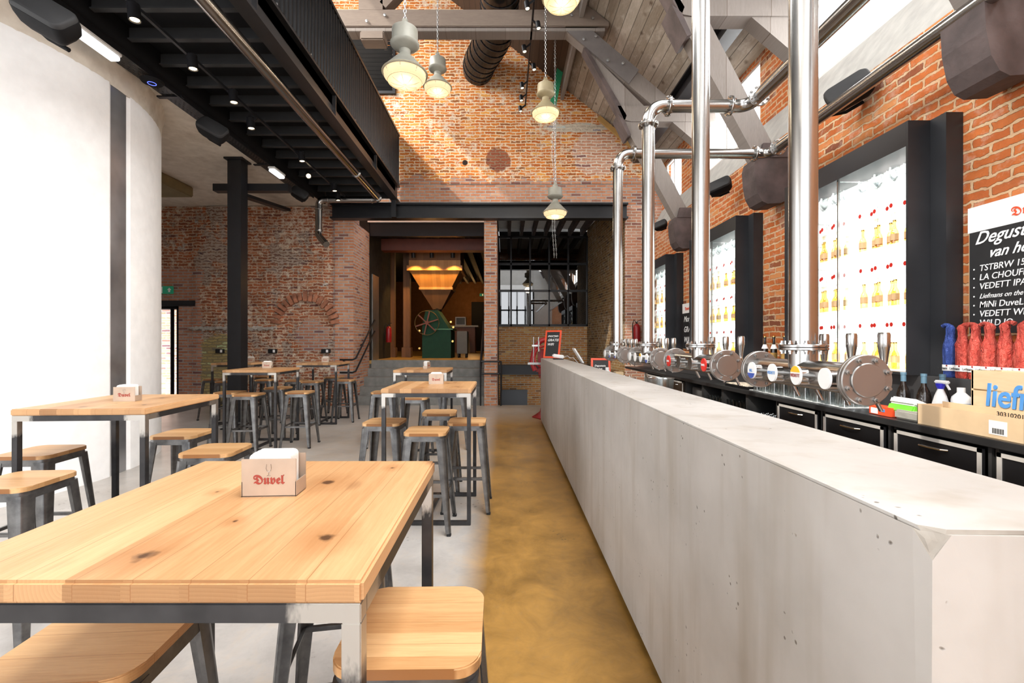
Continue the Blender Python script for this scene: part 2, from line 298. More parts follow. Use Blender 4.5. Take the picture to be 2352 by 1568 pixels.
M_BLUE = mat('blue lettering', (.08, .27, .62), .4)
M_EXIT = emit('green exit sign', (.01, .16, .08), .5)
M_LIT = emit('backlit display panel', (1.0, .97, .92), 4.5)
M_STRIP = emit('fluorescent diffuser', (1, 1, 1), 1.0)

# ---------------------------------------------------------------- mesh helpers
class MB:
    def __init__(s): s.bm = bmesh.new()
    def box(s, x0, x1, y0, y1, z0, z1, bev=0, M=None, seg=2):
        r = bmesh.ops.create_cube(s.bm, size=1); vs = r['verts']
        for v in vs: v.co = Vector(((x0+x1)/2+v.co.x*(x1-x0), (y0+y1)/2+v.co.y*(y1-y0), (z0+z1)/2+v.co.z*(z1-z0)))
        if bev:
            es = list({e for v in vs for e in v.link_edges}); r = bmesh.ops.bevel(s.bm, geom=es, offset=bev, segments=seg, affect='EDGES'); vs = list({v for f in r['faces'] for v in f.verts} | {v for v in vs if v.is_valid})
        if M is not None: bmesh.ops.transform(s.bm, matrix=M, verts=vs)
        return s
    def obox(s, c, size, M3=None, bev=0):
        T = Matrix.Translation(Vector(c)) @ (M3.to_4x4() if M3 else Matrix.Identity(4)); a, b, d = [q/2 for q in size]
        return s.box(-a, a, -b, b, -d, d, bev, T)
    def bar(s, p0, p1, wd, th, up=(0, 0, 1), bev=0):
        """rectangular bar from p0 to p1; wd across, th along 'up'"""
        p0, p1, up = Vector(p0), Vector(p1), Vector(up); d = (p1-p0); L = d.length; d.normalize()
        sd = d.cross(up).normalized(); u = sd.cross(d); R = Matrix((sd, d, u)).transposed()
        return s.obox((p0+p1)/2, (wd, L, th), R, bev)
    def cyl(s, p0, p1, r0, r1=None, seg=20):
        p0, p1 = Vector(p0), Vector(p1); d = p1-p0; r1 = r0 if r1 is None else r1
        M = Matrix.Translation((p0+p1)/2) @ d.to_track_quat('Z', 'Y').to_matrix().to_4x4()
        bmesh.ops.create_cone(s.bm, cap_ends=True, segments=seg, radius1=r0, radius2=r1, depth=d.length, matrix=M); return s
    def lathe(s, prof, c=(0, 0, 0), R=None, seg=24, close=True, sx=1.0):
        M = Matrix.Translation(Vector(c)) @ (R.to_4x4() if R else Matrix.Identity(4)); rings = []
        for r, z in prof:
            if r < 1e-5: rings.append([s.bm.verts.new(M @ Vector((0, 0, z)))])
            else: rings.append([s.bm.verts.new(M @ Vector((sx*r*math.cos(2*PI*k/seg), r*math.sin(2*PI*k/seg), z))) for k in range(seg)])
        for a, b in zip(rings, rings[1:]):
            for k in range(seg):
                k2 = (k+1) % seg
                q = [a[k % len(a)], a[k2 % len(a)], b[k2 % len(b)], b[k % len(b)]]; u = []
                for v in q:
                    if v not in u: u.append(v)
                if len(u) > 2: s.bm.faces.new(u)
        if close:
            if len(rings[0]) > 1: s.bm.faces.new(rings[0][::-1])
            if len(rings[-1]) > 1: s.bm.faces.new(rings[-1])
        return s
    def tube(s, pts, r, seg=12, closed=False):
        pts = [Vector(p) for p in pts]; n = len(pts); rings = []; prev = None
        for i, p in enumerate(pts):
            if closed: t = pts[(i+1) % n]-pts[i-1]
            else: t = (pts[min(i+1, n-1)]-pts[max(i-1, 0)])
            t.normalize()
            if prev is None: nrm = t.orthogonal().normalized()
            else: nrm = (prev - t*prev.dot(t)).normalized()
            prev = nrm; b = t.cross(nrm); rr = r[i] if hasattr(r, '__len__') else r
            rings.append([s.bm.verts.new(p+(nrm*math.cos(2*PI*k/seg)+b*math.sin(2*PI*k/seg))*rr) for k in range(seg)])
        for i in range(n if closed else n-1):
            a, b = rings[i], rings[(i+1) % n]
            for k in range(seg): s.bm.faces.new([a[k], a[(k+1) % seg], b[(k+1) % seg], b[k]])
        if not closed: s.bm.faces.new(rings[0][::-1]); s.bm.faces.new(rings[-1])
        return s
    def prism(s, poly, f0, f1):
        """f0, f1 map a 2D point to 3D: the two end faces"""
        a = [s.bm.verts.new(f0(p)) for p in poly]; b = [s.bm.verts.new(f1(p)) for p in poly]; n = len(poly)
        s.bm.faces.new(a[::-1]); s.bm.faces.new(b)
        for k in range(n): s.bm.faces.new([a[k], a[(k+1) % n], b[(k+1) % n], b[k]])
        return s
    def build(s, name, m, parent=None, smooth=False, world=True, ang=35):
        bmesh.ops.recalc_face_normals(s.bm, faces=s.bm.faces); me = bpy.data.meshes.new(name); s.bm.to_mesh(me); s.bm.free()
        for mm in (m if isinstance(m, (list, tuple)) else [m]): me.materials.append(mm)
        if smooth:
            me.polygons.foreach_set('use_smooth', [True]*len(me.polygons)); me.set_sharp_from_angle(angle=math.radians(ang))
        o = bpy.data.objects.new(name, me); COL.objects.link(o)
        if parent is not None:
            o.parent = parent
            if world:
                off = Vector((0, 0, 0)); q = parent
                while q is not None: off += q.location; q = q.parent
                o.location = -off
        return o
def tag(o, label, cat, group=None, kind=None):
    if label: o['label'] = label
    if cat: o['category'] = cat
    if group: o['group'] = group
    if kind: o['kind'] = kind
    return o
def empty(name, loc, label, cat, group=None, rz=0):
    o = bpy.data.objects.new(name, None); COL.objects.link(o); o.location = loc; o.rotation_euler = (0, 0, rz); o.empty_display_size = .1
    return tag(o, label, cat, group)
def struct(o): o['kind'] = 'structure'; return o
def rrect(w, d, r, n=6):
    pts = []
    for cx, cy, a0 in ((w/2-r, d/2-r, 0), (-w/2+r, d/2-r, 90), (-w/2+r, -d/2+r, 180), (w/2-r, -d/2+r, 270)):
        for k in range(n+1):
            a = math.radians(a0+90*k/n); pts.append((cx+r*math.cos(a), cy+r*math.sin(a)))
    return pts
KIDS = {}
def copy_tree(o, parent=None):
    c = o.copy(); COL.objects.link(c)
    if parent is not None: c.parent = parent
    for ch in o.children: copy_tree(ch, c)
    return c
def letters(s, size, m, M, parent, ext=.0012, shear=0, bold=0.0, name='lettering', align='LEFT', sx=1.0):
    cu = bpy.data.curves.new(name, 'FONT'); cu.body = s; cu.size = size; cu.extrude = ext; cu.shear = shear; cu.offset = bold; cu.align_x = align; cu.resolution_u = 3
    tmp = bpy.data.objects.new('tmp', cu); COL.objects.link(tmp); dg = bpy.context.evaluated_depsgraph_get(); dg.update()
    me = bpy.data.meshes.new_from_object(tmp.evaluated_get(dg)); me.name = name; bpy.data.objects.remove(tmp)
    me.transform(M @ Matrix.Diagonal((sx, 1, 1, 1))); me.materials.clear(); me.materials.append(m)
    o = bpy.data.objects.new(name, me); COL.objects.link(o)
    if parent is not None:
        o.parent = parent; off = Vector((0, 0, 0)); q = parent
        while q is not None: off += q.location; q = q.parent
        o.location = -off
    return o
def frak(s):
    r = ''
    for c in s: r += chr(0x1D56C+ord(c)-65) if c.isupper() else chr(0x1D586+ord(c)-97) if c.islower() else c
    return r
def script(s):
    r = ''
    for c in s: r += chr(0x1D4D0+ord(c)-65) if c.isupper() else chr(0x1D4EA+ord(c)-97) if c.islower() else c
    return r
FRONT = lambda loc: Matrix.Translation(Vector(loc)) @ Matrix(((1, 0, 0), (0, 0, -1), (0, 1, 0))).to_4x4()     # text facing -Y
def RIGHTW(loc): return Matrix.Translation(Vector(loc)) @ Matrix(((0, 0, -1), (-1, 0, 0), (0, 1, 0))).to_4x4()  # text facing -X, running towards the camera

def holed(name, m, axis, c0, c1, u0, u1, z0, z1, holes_, mats=None):
    """wall slab (axis 'x': plane facing -Y between Y c0..c1; axis 'y': between X c0..c1) with rectangular holes"""
    us = sorted({u0, u1, *[h[0] for h in holes_], *[h[1] for h in holes_]}); zs = sorted({z0, z1, *[h[2] for h in holes_], *[h[3] for h in holes_]})
    us = [q for q in us if u0 <= q <= u1]; zs = [q for q in zs if z0 <= q <= z1]; b = MB()
    for ua, ub in zip(us, us[1:]):
        run = None
        for za, zb in zip(zs, zs[1:]):
            uc, zc = (ua+ub)/2, (za+zb)/2; solid = not any(h[0] < uc < h[1] and h[2] < zc < h[3] for h in holes_)
            if solid:
                if axis == 'x': b.box(ua, ub, c0, c1, za, zb)
                else: b.box(c0, c1, ua, ub, za, zb)
    return struct(b.build(name, m))

# ================================================================ SETTING
YB = 10.16
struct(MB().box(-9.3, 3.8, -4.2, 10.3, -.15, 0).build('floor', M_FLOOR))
WIN = [(3.30, 4.76), (5.77, 7.23), (8.30, 9.72)]
holed('wall_right', M_RIGHT, 'y', 3.2, 3.62, -4.2, 10.16, 0, 3.8, [(a+.02, b-.02, 1.2, 2.98) for a, b in WIN])
CL = [(-3.2, -1.0), (.2, 2.3), (3.0, 5.35), (6.25, 8.25), (9.05, 9.95)]
holed('wall_right_upper', M_RIGHT, 'y', 3.5, 3.62, -4.2, 10.16, 3.8, 5.7, [(a, b, 4.36, 5.30) for a, b in CL])
led = MB().prism([(3.2, 3.8), (3.499, 3.8), (3.499, 4.36)], lambda p: Vector((p[0], -4.2, p[1])), lambda p: Vector((p[0], 10.16, p[1]))); struct(led.build('trim_wall_ledge', m_plaster('rough grey cement', (.36, .35, .33), (.46, .45, .42), (.28, .25, .22))))
for i, (a, b) in enumerate(CL):
    f = MB(); f.box(3.52, 3.56, a, b, 4.36, 4.40).box(3.52, 3.56, a, b, 5.26, 5.30).box(3.52, 3.56, a, a+.04, 4.40, 5.26).box(3.52, 3.56, b-.04, b, 4.40, 5.26)
    f.box(3.525, 3.555, a+(b-a)/2-.02, a+(b-a)/2+.02, 4.40, 5.26)
    wf = struct(f.build('window_%d' % (i+1), M_WHITEPL)); MB().box(3.537, 3.543, a+.04, b-.04, 4.40, 5.26).build('pane', M_PANE, wf)
# gable / back wall
holed('wall_back_left', M_BACK, 'x', YB, YB+.4, -9.3, -3.39, 0, 4.47, [(-8.6, -7.3, 0, 2.23)])
struct(MB().prism([(-9.3, 4.47), (3.62, 4.47), (3.62, 5.33), (-3, 10.52), (-9.3, 5.6)], lambda p: Vector((p[0], YB, p[1])), lambda p: Vector((p[0], YB+.4, p[1]))).build('wall_back_gable', M_GABLE))
struct(MB().box(-3.8, -3.39, YB-.03, YB+1.15, 0, 4.13).build('wall_back_pier', [M_NEWX]))
struct(MB().box(-3.41, -3.385, YB-.02, YB+1.15, 0, 4.13).build('wall_stair_left', M_NEWY))
struct(MB().box(-.476, -.19, YB-.02, YB+.30, 0, 4.15).build('wall_middle_pillar', M_NEWX))
struct(MB().box(-.475, -.4751+.286, YB+.30, YB+1.2, -.6, 4.15).build('wall_pillar_return', M_NEWY))
holed('wall_back_right', brick_mat('pinkish side brick', 'x', (.55, .22, .12), (.66, .36, .25), (.72, .62, .52), dist=.01), 'x', YB, YB+.4, 2.67, 3.62, 0, 4.47, [])
struct(MB().prism([(2.67, YB+.02), (2.44, 13.6), (3.1, 13.6), (3.1, YB+.4)], lambda p: Vector((p[0], p[1], -.8)), lambda p: Vector((p[0], p[1], 4.9))).build('wall_annex_right', M_ANNEX))
# stairwell and glazed wall behind it
struct(MB().box(-.45, 2.6, 13.6, 13.9, -.8, 1.9).build('wall_annex_back', M_OCHREB))
struct(MB().box(-.45, 2.6, 10.3, 13.6, -.9, -.8).build('floor_stairwell', M_STEP))
b = MB()
for k in range(8): b.bar((-.25+k*.36, 10.5, 4.70), (-.25+k*.36, 13.6, 4.70), .09, .2)
annexc = struct(MB().box(-.45, 3.1, 10.3, 13.9, 4.8, 4.9).build('ceiling_annex', M_WHITEPL)); b.build('joist', M_TIMBD, annexc)
g = MB(); gx0, gx1, gz0, gz1, gy = -.42, 2.45, 1.9, 4.58, 13.5
for k in range(6): x = gx0+.02+(gx1-gx0-.04)*k/5; g.box(x-.025, x+.025, gy, gy+.06, gz0, gz1)
for z in (gz0+.03, 2.95, 3.75, gz1-.03): g.box(gx0, gx1, gy, gy+.06, z-.03, z+.03)
gw = tag(g.build('steel_window', M_BLACK), 'black steel grid window above the stairwell right of the brick pillar', 'window')
MB().box(gx0+.02, gx1-.02, gy+.03, gy+.04, gz0+.03, gz1-.03).build('pane', M_DARKPANE, gw)
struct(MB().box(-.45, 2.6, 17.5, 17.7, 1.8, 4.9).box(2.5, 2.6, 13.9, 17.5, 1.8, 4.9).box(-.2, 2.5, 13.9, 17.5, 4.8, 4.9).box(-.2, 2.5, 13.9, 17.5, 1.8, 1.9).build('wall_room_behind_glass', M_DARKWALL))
tag(MB().box(-.2, 2.55, 13.3, 13.58, .48, .76, .01).build('steel_beam', M_BLACK), 'black steel beam across the stairwell below the grid window', 'beam')
tag(MB().box(-.15, .62, 12.9, 12.96, -.75, .08, .005).build('black_panel', M_BLACK), 'black panel standing low in the stairwell by the pillar', 'panel')
# plaster ceiling on the left
b = MB(); cz = lambda y: 4.45
b.prism([(-4.2, cz(-4.2)), (10.3, cz(10.3)), (10.3, 4.9), (-4.2, 4.9)], lambda p: Vector((-9.3, p[0], p[1])), lambda p: Vector((-3.97, p[0], p[1])))
struct(b.build('ceiling', M_CEIL))
tag(MB().box(-7.6, -6.1, 7.9, 8.9, 4.25, 4.449, .02).build('ceiling_downstand', mat('olive plaster', (.20, .15, .07), .8)), 'olive brown plastered beam under the ceiling beside the white silo', 'beam')
# roof
rz = lambda x: 8.11-.78*x
def slope(name, m, xa, xb, y0, y1, f=rz):
    return struct(MB().prism([(xa, f(xa)), (xb, f(xb)), (xb, f(xb)+.12), (xa, f(xa)+.12)], lambda p: Vector((p[0], y0, p[1])), lambda p: Vector((p[0], y1, p[1]))).build(name, m))
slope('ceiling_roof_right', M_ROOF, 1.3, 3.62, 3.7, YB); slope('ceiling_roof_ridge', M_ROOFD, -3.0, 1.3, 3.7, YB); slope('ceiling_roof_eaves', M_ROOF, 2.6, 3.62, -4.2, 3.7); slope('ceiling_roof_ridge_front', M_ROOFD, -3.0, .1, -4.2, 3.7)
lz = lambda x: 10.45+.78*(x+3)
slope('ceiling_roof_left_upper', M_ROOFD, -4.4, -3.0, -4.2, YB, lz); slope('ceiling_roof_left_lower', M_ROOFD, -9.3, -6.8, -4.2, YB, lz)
holed('wall_left', M_WHITEPL, 'y', -9.5, -9.3, -4.2, 10.5, 0, 5.6, [(-2.5, 1.3, .6, 4.3)])
holed('wall_rear', M_WHITEPL, 'x', -4.4, -4.2, -9.3, 3.62, 0, 9.5, [(-6.3, -2.4, .3, 5.0), (-2.0, 1.9, .3, 5.0)])
# silo
sil = MB(); prof = [(2.32, 0), (2.32, 4.6)]; c = Vector((-6.5, 4.75, 0)); n = 96; pts = []
def sil_r(a):
    d = math.degrees(a); return 2.30 if 1.7 < d < 7.6 else 2.32
rings = [[sil.bm.verts.new((c.x+sil_r(2*PI*k/288-PI)*math.cos(2*PI*k/288-PI), c.y+sil_r(2*PI*k/288-PI)*math.sin(2*PI*k/288-PI), z)) for k in range(288)] for z in (0, 4.17)]
for k in range(288): sil.bm.faces.new([rings[0][k], rings[0][(k+1) % 288], rings[1][(k+1) % 288], rings[1][k]])
silo = struct(sil.build('wall_silo', M_SILO, smooth=True, ang=20))
st = MB()
for k in range(6):
    a0, a1 = math.radians(1.8+k*.94), math.radians(1.8+(k+1)*.94); pp = [(2.303, a0), (2.303, a1), (2.309, a1), (2.309, a0)]
    f = lambda z: (lambda p: Vector((c.x+p[0]*math.cos(p[1]), c.y+p[0]*math.sin(p[1]), z))); st.prism(pp, f(.0), f(4.17))
st.build('steel_channel', mat('brushed grey steel strip', (.42, .43, .45), .3, .8, .3, 2), silo)
struct(MB().lathe([(2.319, 4.15), (2.323, 4.20), (2.327, 4.28), (2.335, 4.36), (2.35, 4.42), (2.362, 4.449)], c, None, 96, close=False).build('trim_silo_cove', M_CEIL, None, smooth=True))
# doorway on the left
tag(MB().box(-8.7, -6.84, YB-.06, YB+.1, 2.23, 2.35, .005).build('door_lintel', M_BLACK), 'black steel lintel over the doorway beside the white silo', 'lintel')
df = MB(); df.box(-7.36, -7.30, YB+.02, YB+.35, 0, 2.23).box(-7.52, -7.48, YB+.05, YB+.12, 0, 2.23).box(-8.6, -7.3, YB+.02, YB+.3, 2.17, 2.23)
df = struct(df.build('door_1', M_BLACKM)); MB().box(-7.48, -7.36, YB+.3, YB+.34, 0, 2.17).build('door_leaf', mat('grey green door', (.30, .29, .25), .6), df)
yard = struct(MB().box(-9.9, -7.6, YB+1.6, YB+1.7, 0, 3.2).build('wall_yard', brick_mat('sunlit yard brick', 'x', (.8, .4, .25), (.85, .6, .45), (.85, .8, .75))))
from mathutils import noise as mn
def relief(name, m, x0, x1, z0, z1, y, amp, inside=lambda x, z: True, step=.045, extra=lambda x, z: 0.0):
    nx, nz = int((x1-x0)/step), int((z1-z0)/step); b = MB(); V = {}
    for i in range(nx+1):
        for k in range(nz+1):
            x, z = x0+(x1-x0)*i/nx, z0+(z1-z0)*k/nz
            if not inside(x, z): continue
            msk = max(0, min(1, (mn.noise(Vector((x*.7, z*.7, 3)))+.25)*1.6)); d = mn.fractal(Vector((x*2.2, z*2.8, 1)), .8, 2.2, 4)
            edge = min(1, (x-x0)/.15, (x1-x)/.15); V[i, k] = b.bm.verts.new((x, y-.012-edge*max(0, amp*(.35+.65*msk)*(d+.6)*.8+extra(x, z)), z))
    for i in range(nx):
        for k in range(nz):
            q = [V.get(t_) for t_ in ((i, k), (i+1, k), (i+1, k+1), (i, k+1))]
            if all(q): b.bm.faces.new(q)
    return struct(b.build(name, m, smooth=True, ang=60))
def arch_in(x, z):
    dx, dz = x+4.44, z-1.78; return -.045 if (abs(dx) < .56 and dz < 0) or math.hypot(dx, dz) < .56 else .02
relief('wall_back_relief', M_BACK, -7.0, -3.86, 0, 4.44, YB, .075, extra=arch_in)
relief('wall_gable_relief', M_GABLE, -3.9, 3.4, 4.95, 8.9, YB, .035, inside=lambda x, z: z < rz(x)+.05, step=.06)
b = MB(); z_ = 1.72
for k in range(46):
    x_ = -6.95+k*.04; h_ = .03+.05*random.random(); b.obox((x_, YB-.08+.02*random.random(), z_+.02*random.random()), (.06, .10+.06*random.random(), h_), Matrix.Rotation(random.uniform(-.5, .5), 3, 'Y') @ Matrix.Rotation(random.uniform(-.5, .5), 3, 'X'), .008)
struct(b.build('trim_mortar_ledge', m_plaster('broken mortar', (.34, .31, .28), (.5, .47, .43), (.2, .15, .12))))
for n_, (a_, c_) in enumerate(((-6.3, -2.4), (-2.0, 1.9))):
    b = MB()
    for k in range(8): x_ = a_+(c_-a_)*k/7; b.box(x_-.05, x_+.05, -3.86, -3.78, .3, 5.0)
    for z in (.35, 2.3, 3.6, 4.95): b.box(a_, c_, -3.86, -3.78, z-.05, z+.05)
    struct(b.build('window_%d' % (n_+6), M_BLACK))  # unseen window bars added to put streaks into the pipe reflections
# exit sign
es = tag(MB().box(-7.75, -7.40, YB-.05, YB-.01, 2.50, 2.67, .004).build('exit_sign', M_EXIT), 'green exit sign with running figure and arrow on brick left', 'sign')
a = MB(); a.prism([(0, .05), (.045, 0), (.02, 0), (.02, -.05), (-.02, -.05), (-.02, 0), (-.045, 0)], lambda p: Vector((-7.47+p[0], YB-.051, 2.585+p[1])), lambda p: Vector((-7.47+p[0], YB-.054, 2.585+p[1]))); a.build('arrow', M_CHALK, es)
a = MB(); a.box(-7.74, -7.62, YB-.053, YB-.051, 2.515, 2.655); a.build('pictogram_field', M_CHALK, es)
a = MB(); y0 = YB-.057
for p, q in (((-7.70, 2.63), (-7.685, 2.58)), ((-7.685, 2.58), (-7.655, 2.60)), ((-7.685, 2.58), (-7.70, 2.545)), ((-7.70, 2.545), (-7.725, 2.54)), ((-7.685, 2.58), (-7.665, 2.55)), ((-7.665, 2.55), (-7.665, 2.52)), ((-7.695, 2.61), (-7.72, 2.59))): a.bar((p[0], y0, p[1]), (q[0], y0, q[1]), .012, .006, (0, 1, 0))
a.lathe([(0, 0), (.009, .002), (0, .004)], (-7.69, y0, 2.643), Matrix.Rotation(PI/2, 3, 'X'), 10); a.build('running_figure', M_EXIT, es)
# brick arch in the back wall
a = MB()
for k in range(17):
    th = math.radians(8+k*10.2); ca, sa = math.cos(th), math.sin(th); R = Matrix.Rotation(-(th-PI/2), 3, 'Y')
    a.obox((-4.44+.66*ca, YB-.06, 1.78+.66*sa), (.085, .10, .21 if k % 3 else .17), Matrix.Rotation(PI/2-th, 3, 'Y'), .008)
arch = struct(a.build('trim_brick_arch', mat('weathered arch brick', (.36, .15, .085), .9, 0, .4, 9, .5)))
# power sockets on the back wall
for i, (px, nm) in enumerate(((504, 'black wall socket left of the black column'), (625, 'black wall socket between the black column and brick arch'), (747, 'black wall socket under the right foot of the brick arch'))):
    p = at(px, 806, YB-.10); s_ = MB().box(p.x-.09, p.x+.09, p.y-.01, p.y+.09, p.z-.045, p.z+.045, .006).build('wall_socket', M_BLACK); tag(s_, nm, 'socket', 'wall sockets')
    MB().box(p.x+.02, p.x+.07, p.y-.016, p.y-.011, p.z-.03, p.z+.03, .002).build('switch', M_WHITE, s_)

# ---------------------------------------------------------------- steel: main beam, mezzanine
bm_ = MB(); x0, x1 = -3.83, 2.68
bm_.box(x0, x1, 9.92, 10.14, 4.43, 4.47).box(x0, x1, 9.92, 10.14, 4.13, 4.165).box(x0, x1, 10.05, 10.09, 4.165, 4.43)
tag(bm_.build('steel_beam', M_BLACK), 'long black steel girder under the orange gable wall', 'beam')
mz = empty('mezzanine', (-3.2, 7, 4.4), 'black steel mezzanine with ribbed balustrade overhead on the left', 'mezzanine')
b = MB(); b.box(-2.50, -2.34, -2, 10.1, 4.51, 4.54).box(-2.50, -2.34, -2, 10.1, 4.845, 4.88).box(-2.44, -2.40, -2, 10.1, 4.54, 4.84)
for y in range(0, 11, 2): b.box(-2.40, -2.35, y+.3, y+.32, 4.54, 4.84)
b.build('edge_beam', mat('satin black girder', (.035, .034, .036), .33, .5), mz)
b = MB(); y = -2.0; xs = [-2.36, -2.33]; zz = (4.9, 6.0); prev = None; k = 0; V = []
while y < 10.1:
    for dx, dy in ((0, 0), (0, .055), (.022, .063), (.022, .080), (0, .088)): V.append((-2.37+dx, y+dy))
    y += .095
V = [v for v in V if v[1] < 10.1]
lo = [b.bm.verts.new((v[0], v[1], zz[0])) for v in V]; hi = [b.bm.verts.new((v[0], v[1], zz[1])) for v in V]
for i in range(len(V)-1): b.bm.faces.new([lo[i], lo[i+1], hi[i+1], hi[i]])
b.box(-2.44, -2.37, -2, 10.1, 4.88, 4.93).box(-2.44, -2.34, -2, 10.1, 5.98, 6.03).box(-2.42, -2.375, -2, 10.1, 4.93, 5.98); b.build('balustrade', M_CORR, mz)
b = MB(); y = 3.0-.43*8
while y < 10: b.box(-3.90, -2.50, y-.03, y+.03, 4.55, 4.562).box(-3.90, -2.50, y-.006, y+.006, 4.562, 4.68); y += .43
b.build('joists', mat('dark grey joist', (.03, .03, .031), .55, .2), mz)
MB().box(-3.90, -2.40, -2, 9.9, 4.70, 4.84).build('deck', M_BLACKM, mz); MB().prism([(-2, cz(-2)-.02), (9.9, cz(9.9)-.02), (9.9, 4.86), (-2, 4.86)], lambda p: Vector((-3.955, p[0], p[1])), lambda p: Vector((-3.91, p[0], p[1]))).build('inner_channel', M_BLACKM, mz)
b = MB(); 
for k in range(12): b.lathe([(0, 0), (.012, .0), (.012, .008), (0, .01)], (-2.365, .6+k*.82, 4.915), Matrix.Rotation(PI/2, 3, 'Y'), 8)
b.build('bolts', M_CHAIN, mz)
b = MB(); b.box(-2.47, -2.37, 9.83, 9.91, 4.13, 4.50).build('bracket', M_BLACK, mz)
# column
col = empty('steel_column', (-4.45, 7.56, 0), 'black square steel column standing among the tall tables on the left', 'column')
MB().box(-4.56, -4.34, 7.46, 7.66, 0.02, 4.42).build('shaft', M_BLACK, col); MB().box(-4.60, -4.30, 7.42, 7.70, 4.42, 4.449).build('head_plate', M_BLACK, col); MB().box(-4.63, -4.27, 7.38, 7.74, 0, .02).build('base_plate', M_BLACK, col)
# cable trays
M_TRAY = m_perf('slotted tray steel', .07, .028)
ct = MB(); Yt0, Yt1 = -1.5, 9.3; zb = lambda y: cz(y)-.055
def lprism(b, xa, xb, za, zb_): b.prism([(Yt0, zb(Yt0)+za), (Yt1, zb(Yt1)+za), (Yt1, zb(Yt1)+zb_), (Yt0, zb(Yt0)+zb_)], lambda p: Vector((xa, p[0], p[1])), lambda p: Vector((xb, p[0], p[1])))
lprism(ct, -4.13, -3.93, 0, .004); trayb = MB(); lprism(trayb, -4.136, -4.13, 0, .05); lprism(trayb, -3.93, -3.915, -.03, .05)
tr = tag(trayb.build('cable_tray', M_BLACK), 'long black slotted cable tray along the inner edge of the mezzanine', 'cable tray'); ct.build('slotted_floor', M_TRAY, tr)
b = MB()
for y in (3.4, 5.5, 7.6): b.bar((-4.2, y, zb(y)-.012), (-3.9, y, zb(y)-.012), .05, .018)
b.build('bracket', M_BLACK, tr)
tb = MB(); p = at(490, 420, 7.7); q = at(662, 425, 7.7); tb.box(p.x, q.x, 7.68, 7.82, 3.98, 4.10)
t2 = tag(tb.build('ceiling_rail', M_BLACK), 'black slotted steel rail crossing at the head of the black column', 'rail')
b = MB(); b.bar(at(500, 432, 7.75)+Vector((0, 0, .02)), (-4.75, 9.9, 4.30), .16, .06); tag(b.build('ceiling_rail', M_BLACK), 'black slotted rail running diagonally from the column to the brick wall', 'rail')

# ---------------------------------------------------------------- timber roof trusses
def truss(Y, label, foot=True):
    t = empty('roof_truss', (0, Y, 3.5), label, 'roof truss', 'timber roof trusses'); h = .11
    def board(pts, name, m, y0, y1): MB().prism(pts, lambda p: Vector((p[0], y0, p[1])), lambda p: Vector((p[0], y1, p[1]))).build(name, m, t)
    MB().box(-9.0, 1.55, Y-h, Y+h, 6.68, 6.97, .012).build('tie_beam', M_TIMB, t)
    board([(1.0, 6.68), (1.72, 6.68), (1.72, 6.74), (1.35, 7.02), (1.0, 7.02)], 'tie_end', M_TIMB, Y-h-.02, Y+h+.02)
    MB().box(-9.0, 1.66, Y-h, Y+h, 6.60, 6.66, .006).build('lower_tie', M_TIMBL, t)
    board([(1.02, 6.60), (1.42, 6.60), (3.35, 4.98), (3.35, 4.62)], 'principal_rafter', M_TIMBL, Y-h+.02, Y+h-.02)
    board([(1.02, 6.60), (1.45, 6.60), (2.22, 5.95), (2.05, 5.72)], 'gusset_plate', mat('grey bolted plate', (.14, .125, .12), .6, .1), Y-h-.015, Y-h+.015)
    board([(1.30, 6.33), (1.36, 6.33), (2.02, 5.2), (1.98, 5.1)], 'tension_strap', M_TIMBD, Y-h, Y+h-.02)
    board([(1.40, 6.28), (1.55, 6.15), (2.35, 5.35), (1.95, 5.33)], 'web_board', M_TIMBL, Y-h+.04, Y+h-.06)
    board([(1.87, 5.36), (3.5, 5.36), (3.5, 5.10), (2.10, 5.10), (1.98, 5.12)], 'collar', M_TIMBL, Y-h, Y+h)
    board([(1.95, 5.12), (2.27, 5.12), (3.12, 3.48), (2.85, 3.48)], 'brace', M_TIMBL, Y-h+.02, Y+h-.02)
    board([(2.82, 3.50), (3.19, 3.50), (3.19, 3.03), (3.10, 2.99), (2.95, 2.98), (2.89, 3.01), (2.84, 3.10), (2.81, 3.25), (2.80, 3.42)], 'corbel_block', M_TIMBD, Y-.12, Y+.15)
    board([(2.86, 3.50), (3.19, 3.50), (3.19, 3.66), (2.90, 3.66)], 'corbel_cap', M_TIMBD, Y-.13, Y+.13)
    board([(1.97, 5.10), (2.08, 4.86), (2.03, 4.84), (1.85, 5.2)], 'wedge', M_TIMBD, Y-.16, Y+.16)
    b = MB()
    for x, z in ((1.1, 6.85), (1.45, 6.8), (1.3, 6.45), (1.5, 6.5), (1.7, 6.1), (1.95, 6.05), (-2.0, 6.85), (-2.3, 6.75)): b.lathe([(0, 0), (.025, .005), (.025, .02), (0, .02)], (x, Y-h-.045, z), Matrix.Rotation(-PI/2, 3, 'X'), 8)
    b.build('bolt', M_CHAIN, t)
    if Y > 7:
        MB().box(-2.45, -2.05, Y-h+.01, Y+h-.01, 6.97, 9.8).build('king_post', M_TIMB, t)
        MB().box(-2.42, -2.02, Y-h-.03, Y+h+.02, 6.45, 6.60, .02).build('post_foot', M_TIMB, t)
        MB().bar((-2.05, Y, 7.05), (-.6, Y, 8.6), .14, .2, (0, 1, 0)).build('strut', M_TIMB, t)
truss(7.69, 'grey timber roof truss with tie beam right across the view')
truss(5.24, 'timber truss behind the steel pipes with a dark corbel by the middle wall speaker')
truss(2.78, 'nearest roof truss, its big dark timber foot at top right')
struct(MB().bar((1.26, -4, 7.02), (1.26, YB, 7.02), .07, .42).build('trim_purlin', M_TIMBL))
pu = MB(); pu.bar((2.93, -4, 5.43), (2.93, YB, 5.43), .20, .03).bar((2.93, -4, 5.67), (2.93, YB, 5.67), .20, .03).bar((2.93, -4, 5.55), (2.93, YB, 5.55), .03, .22)
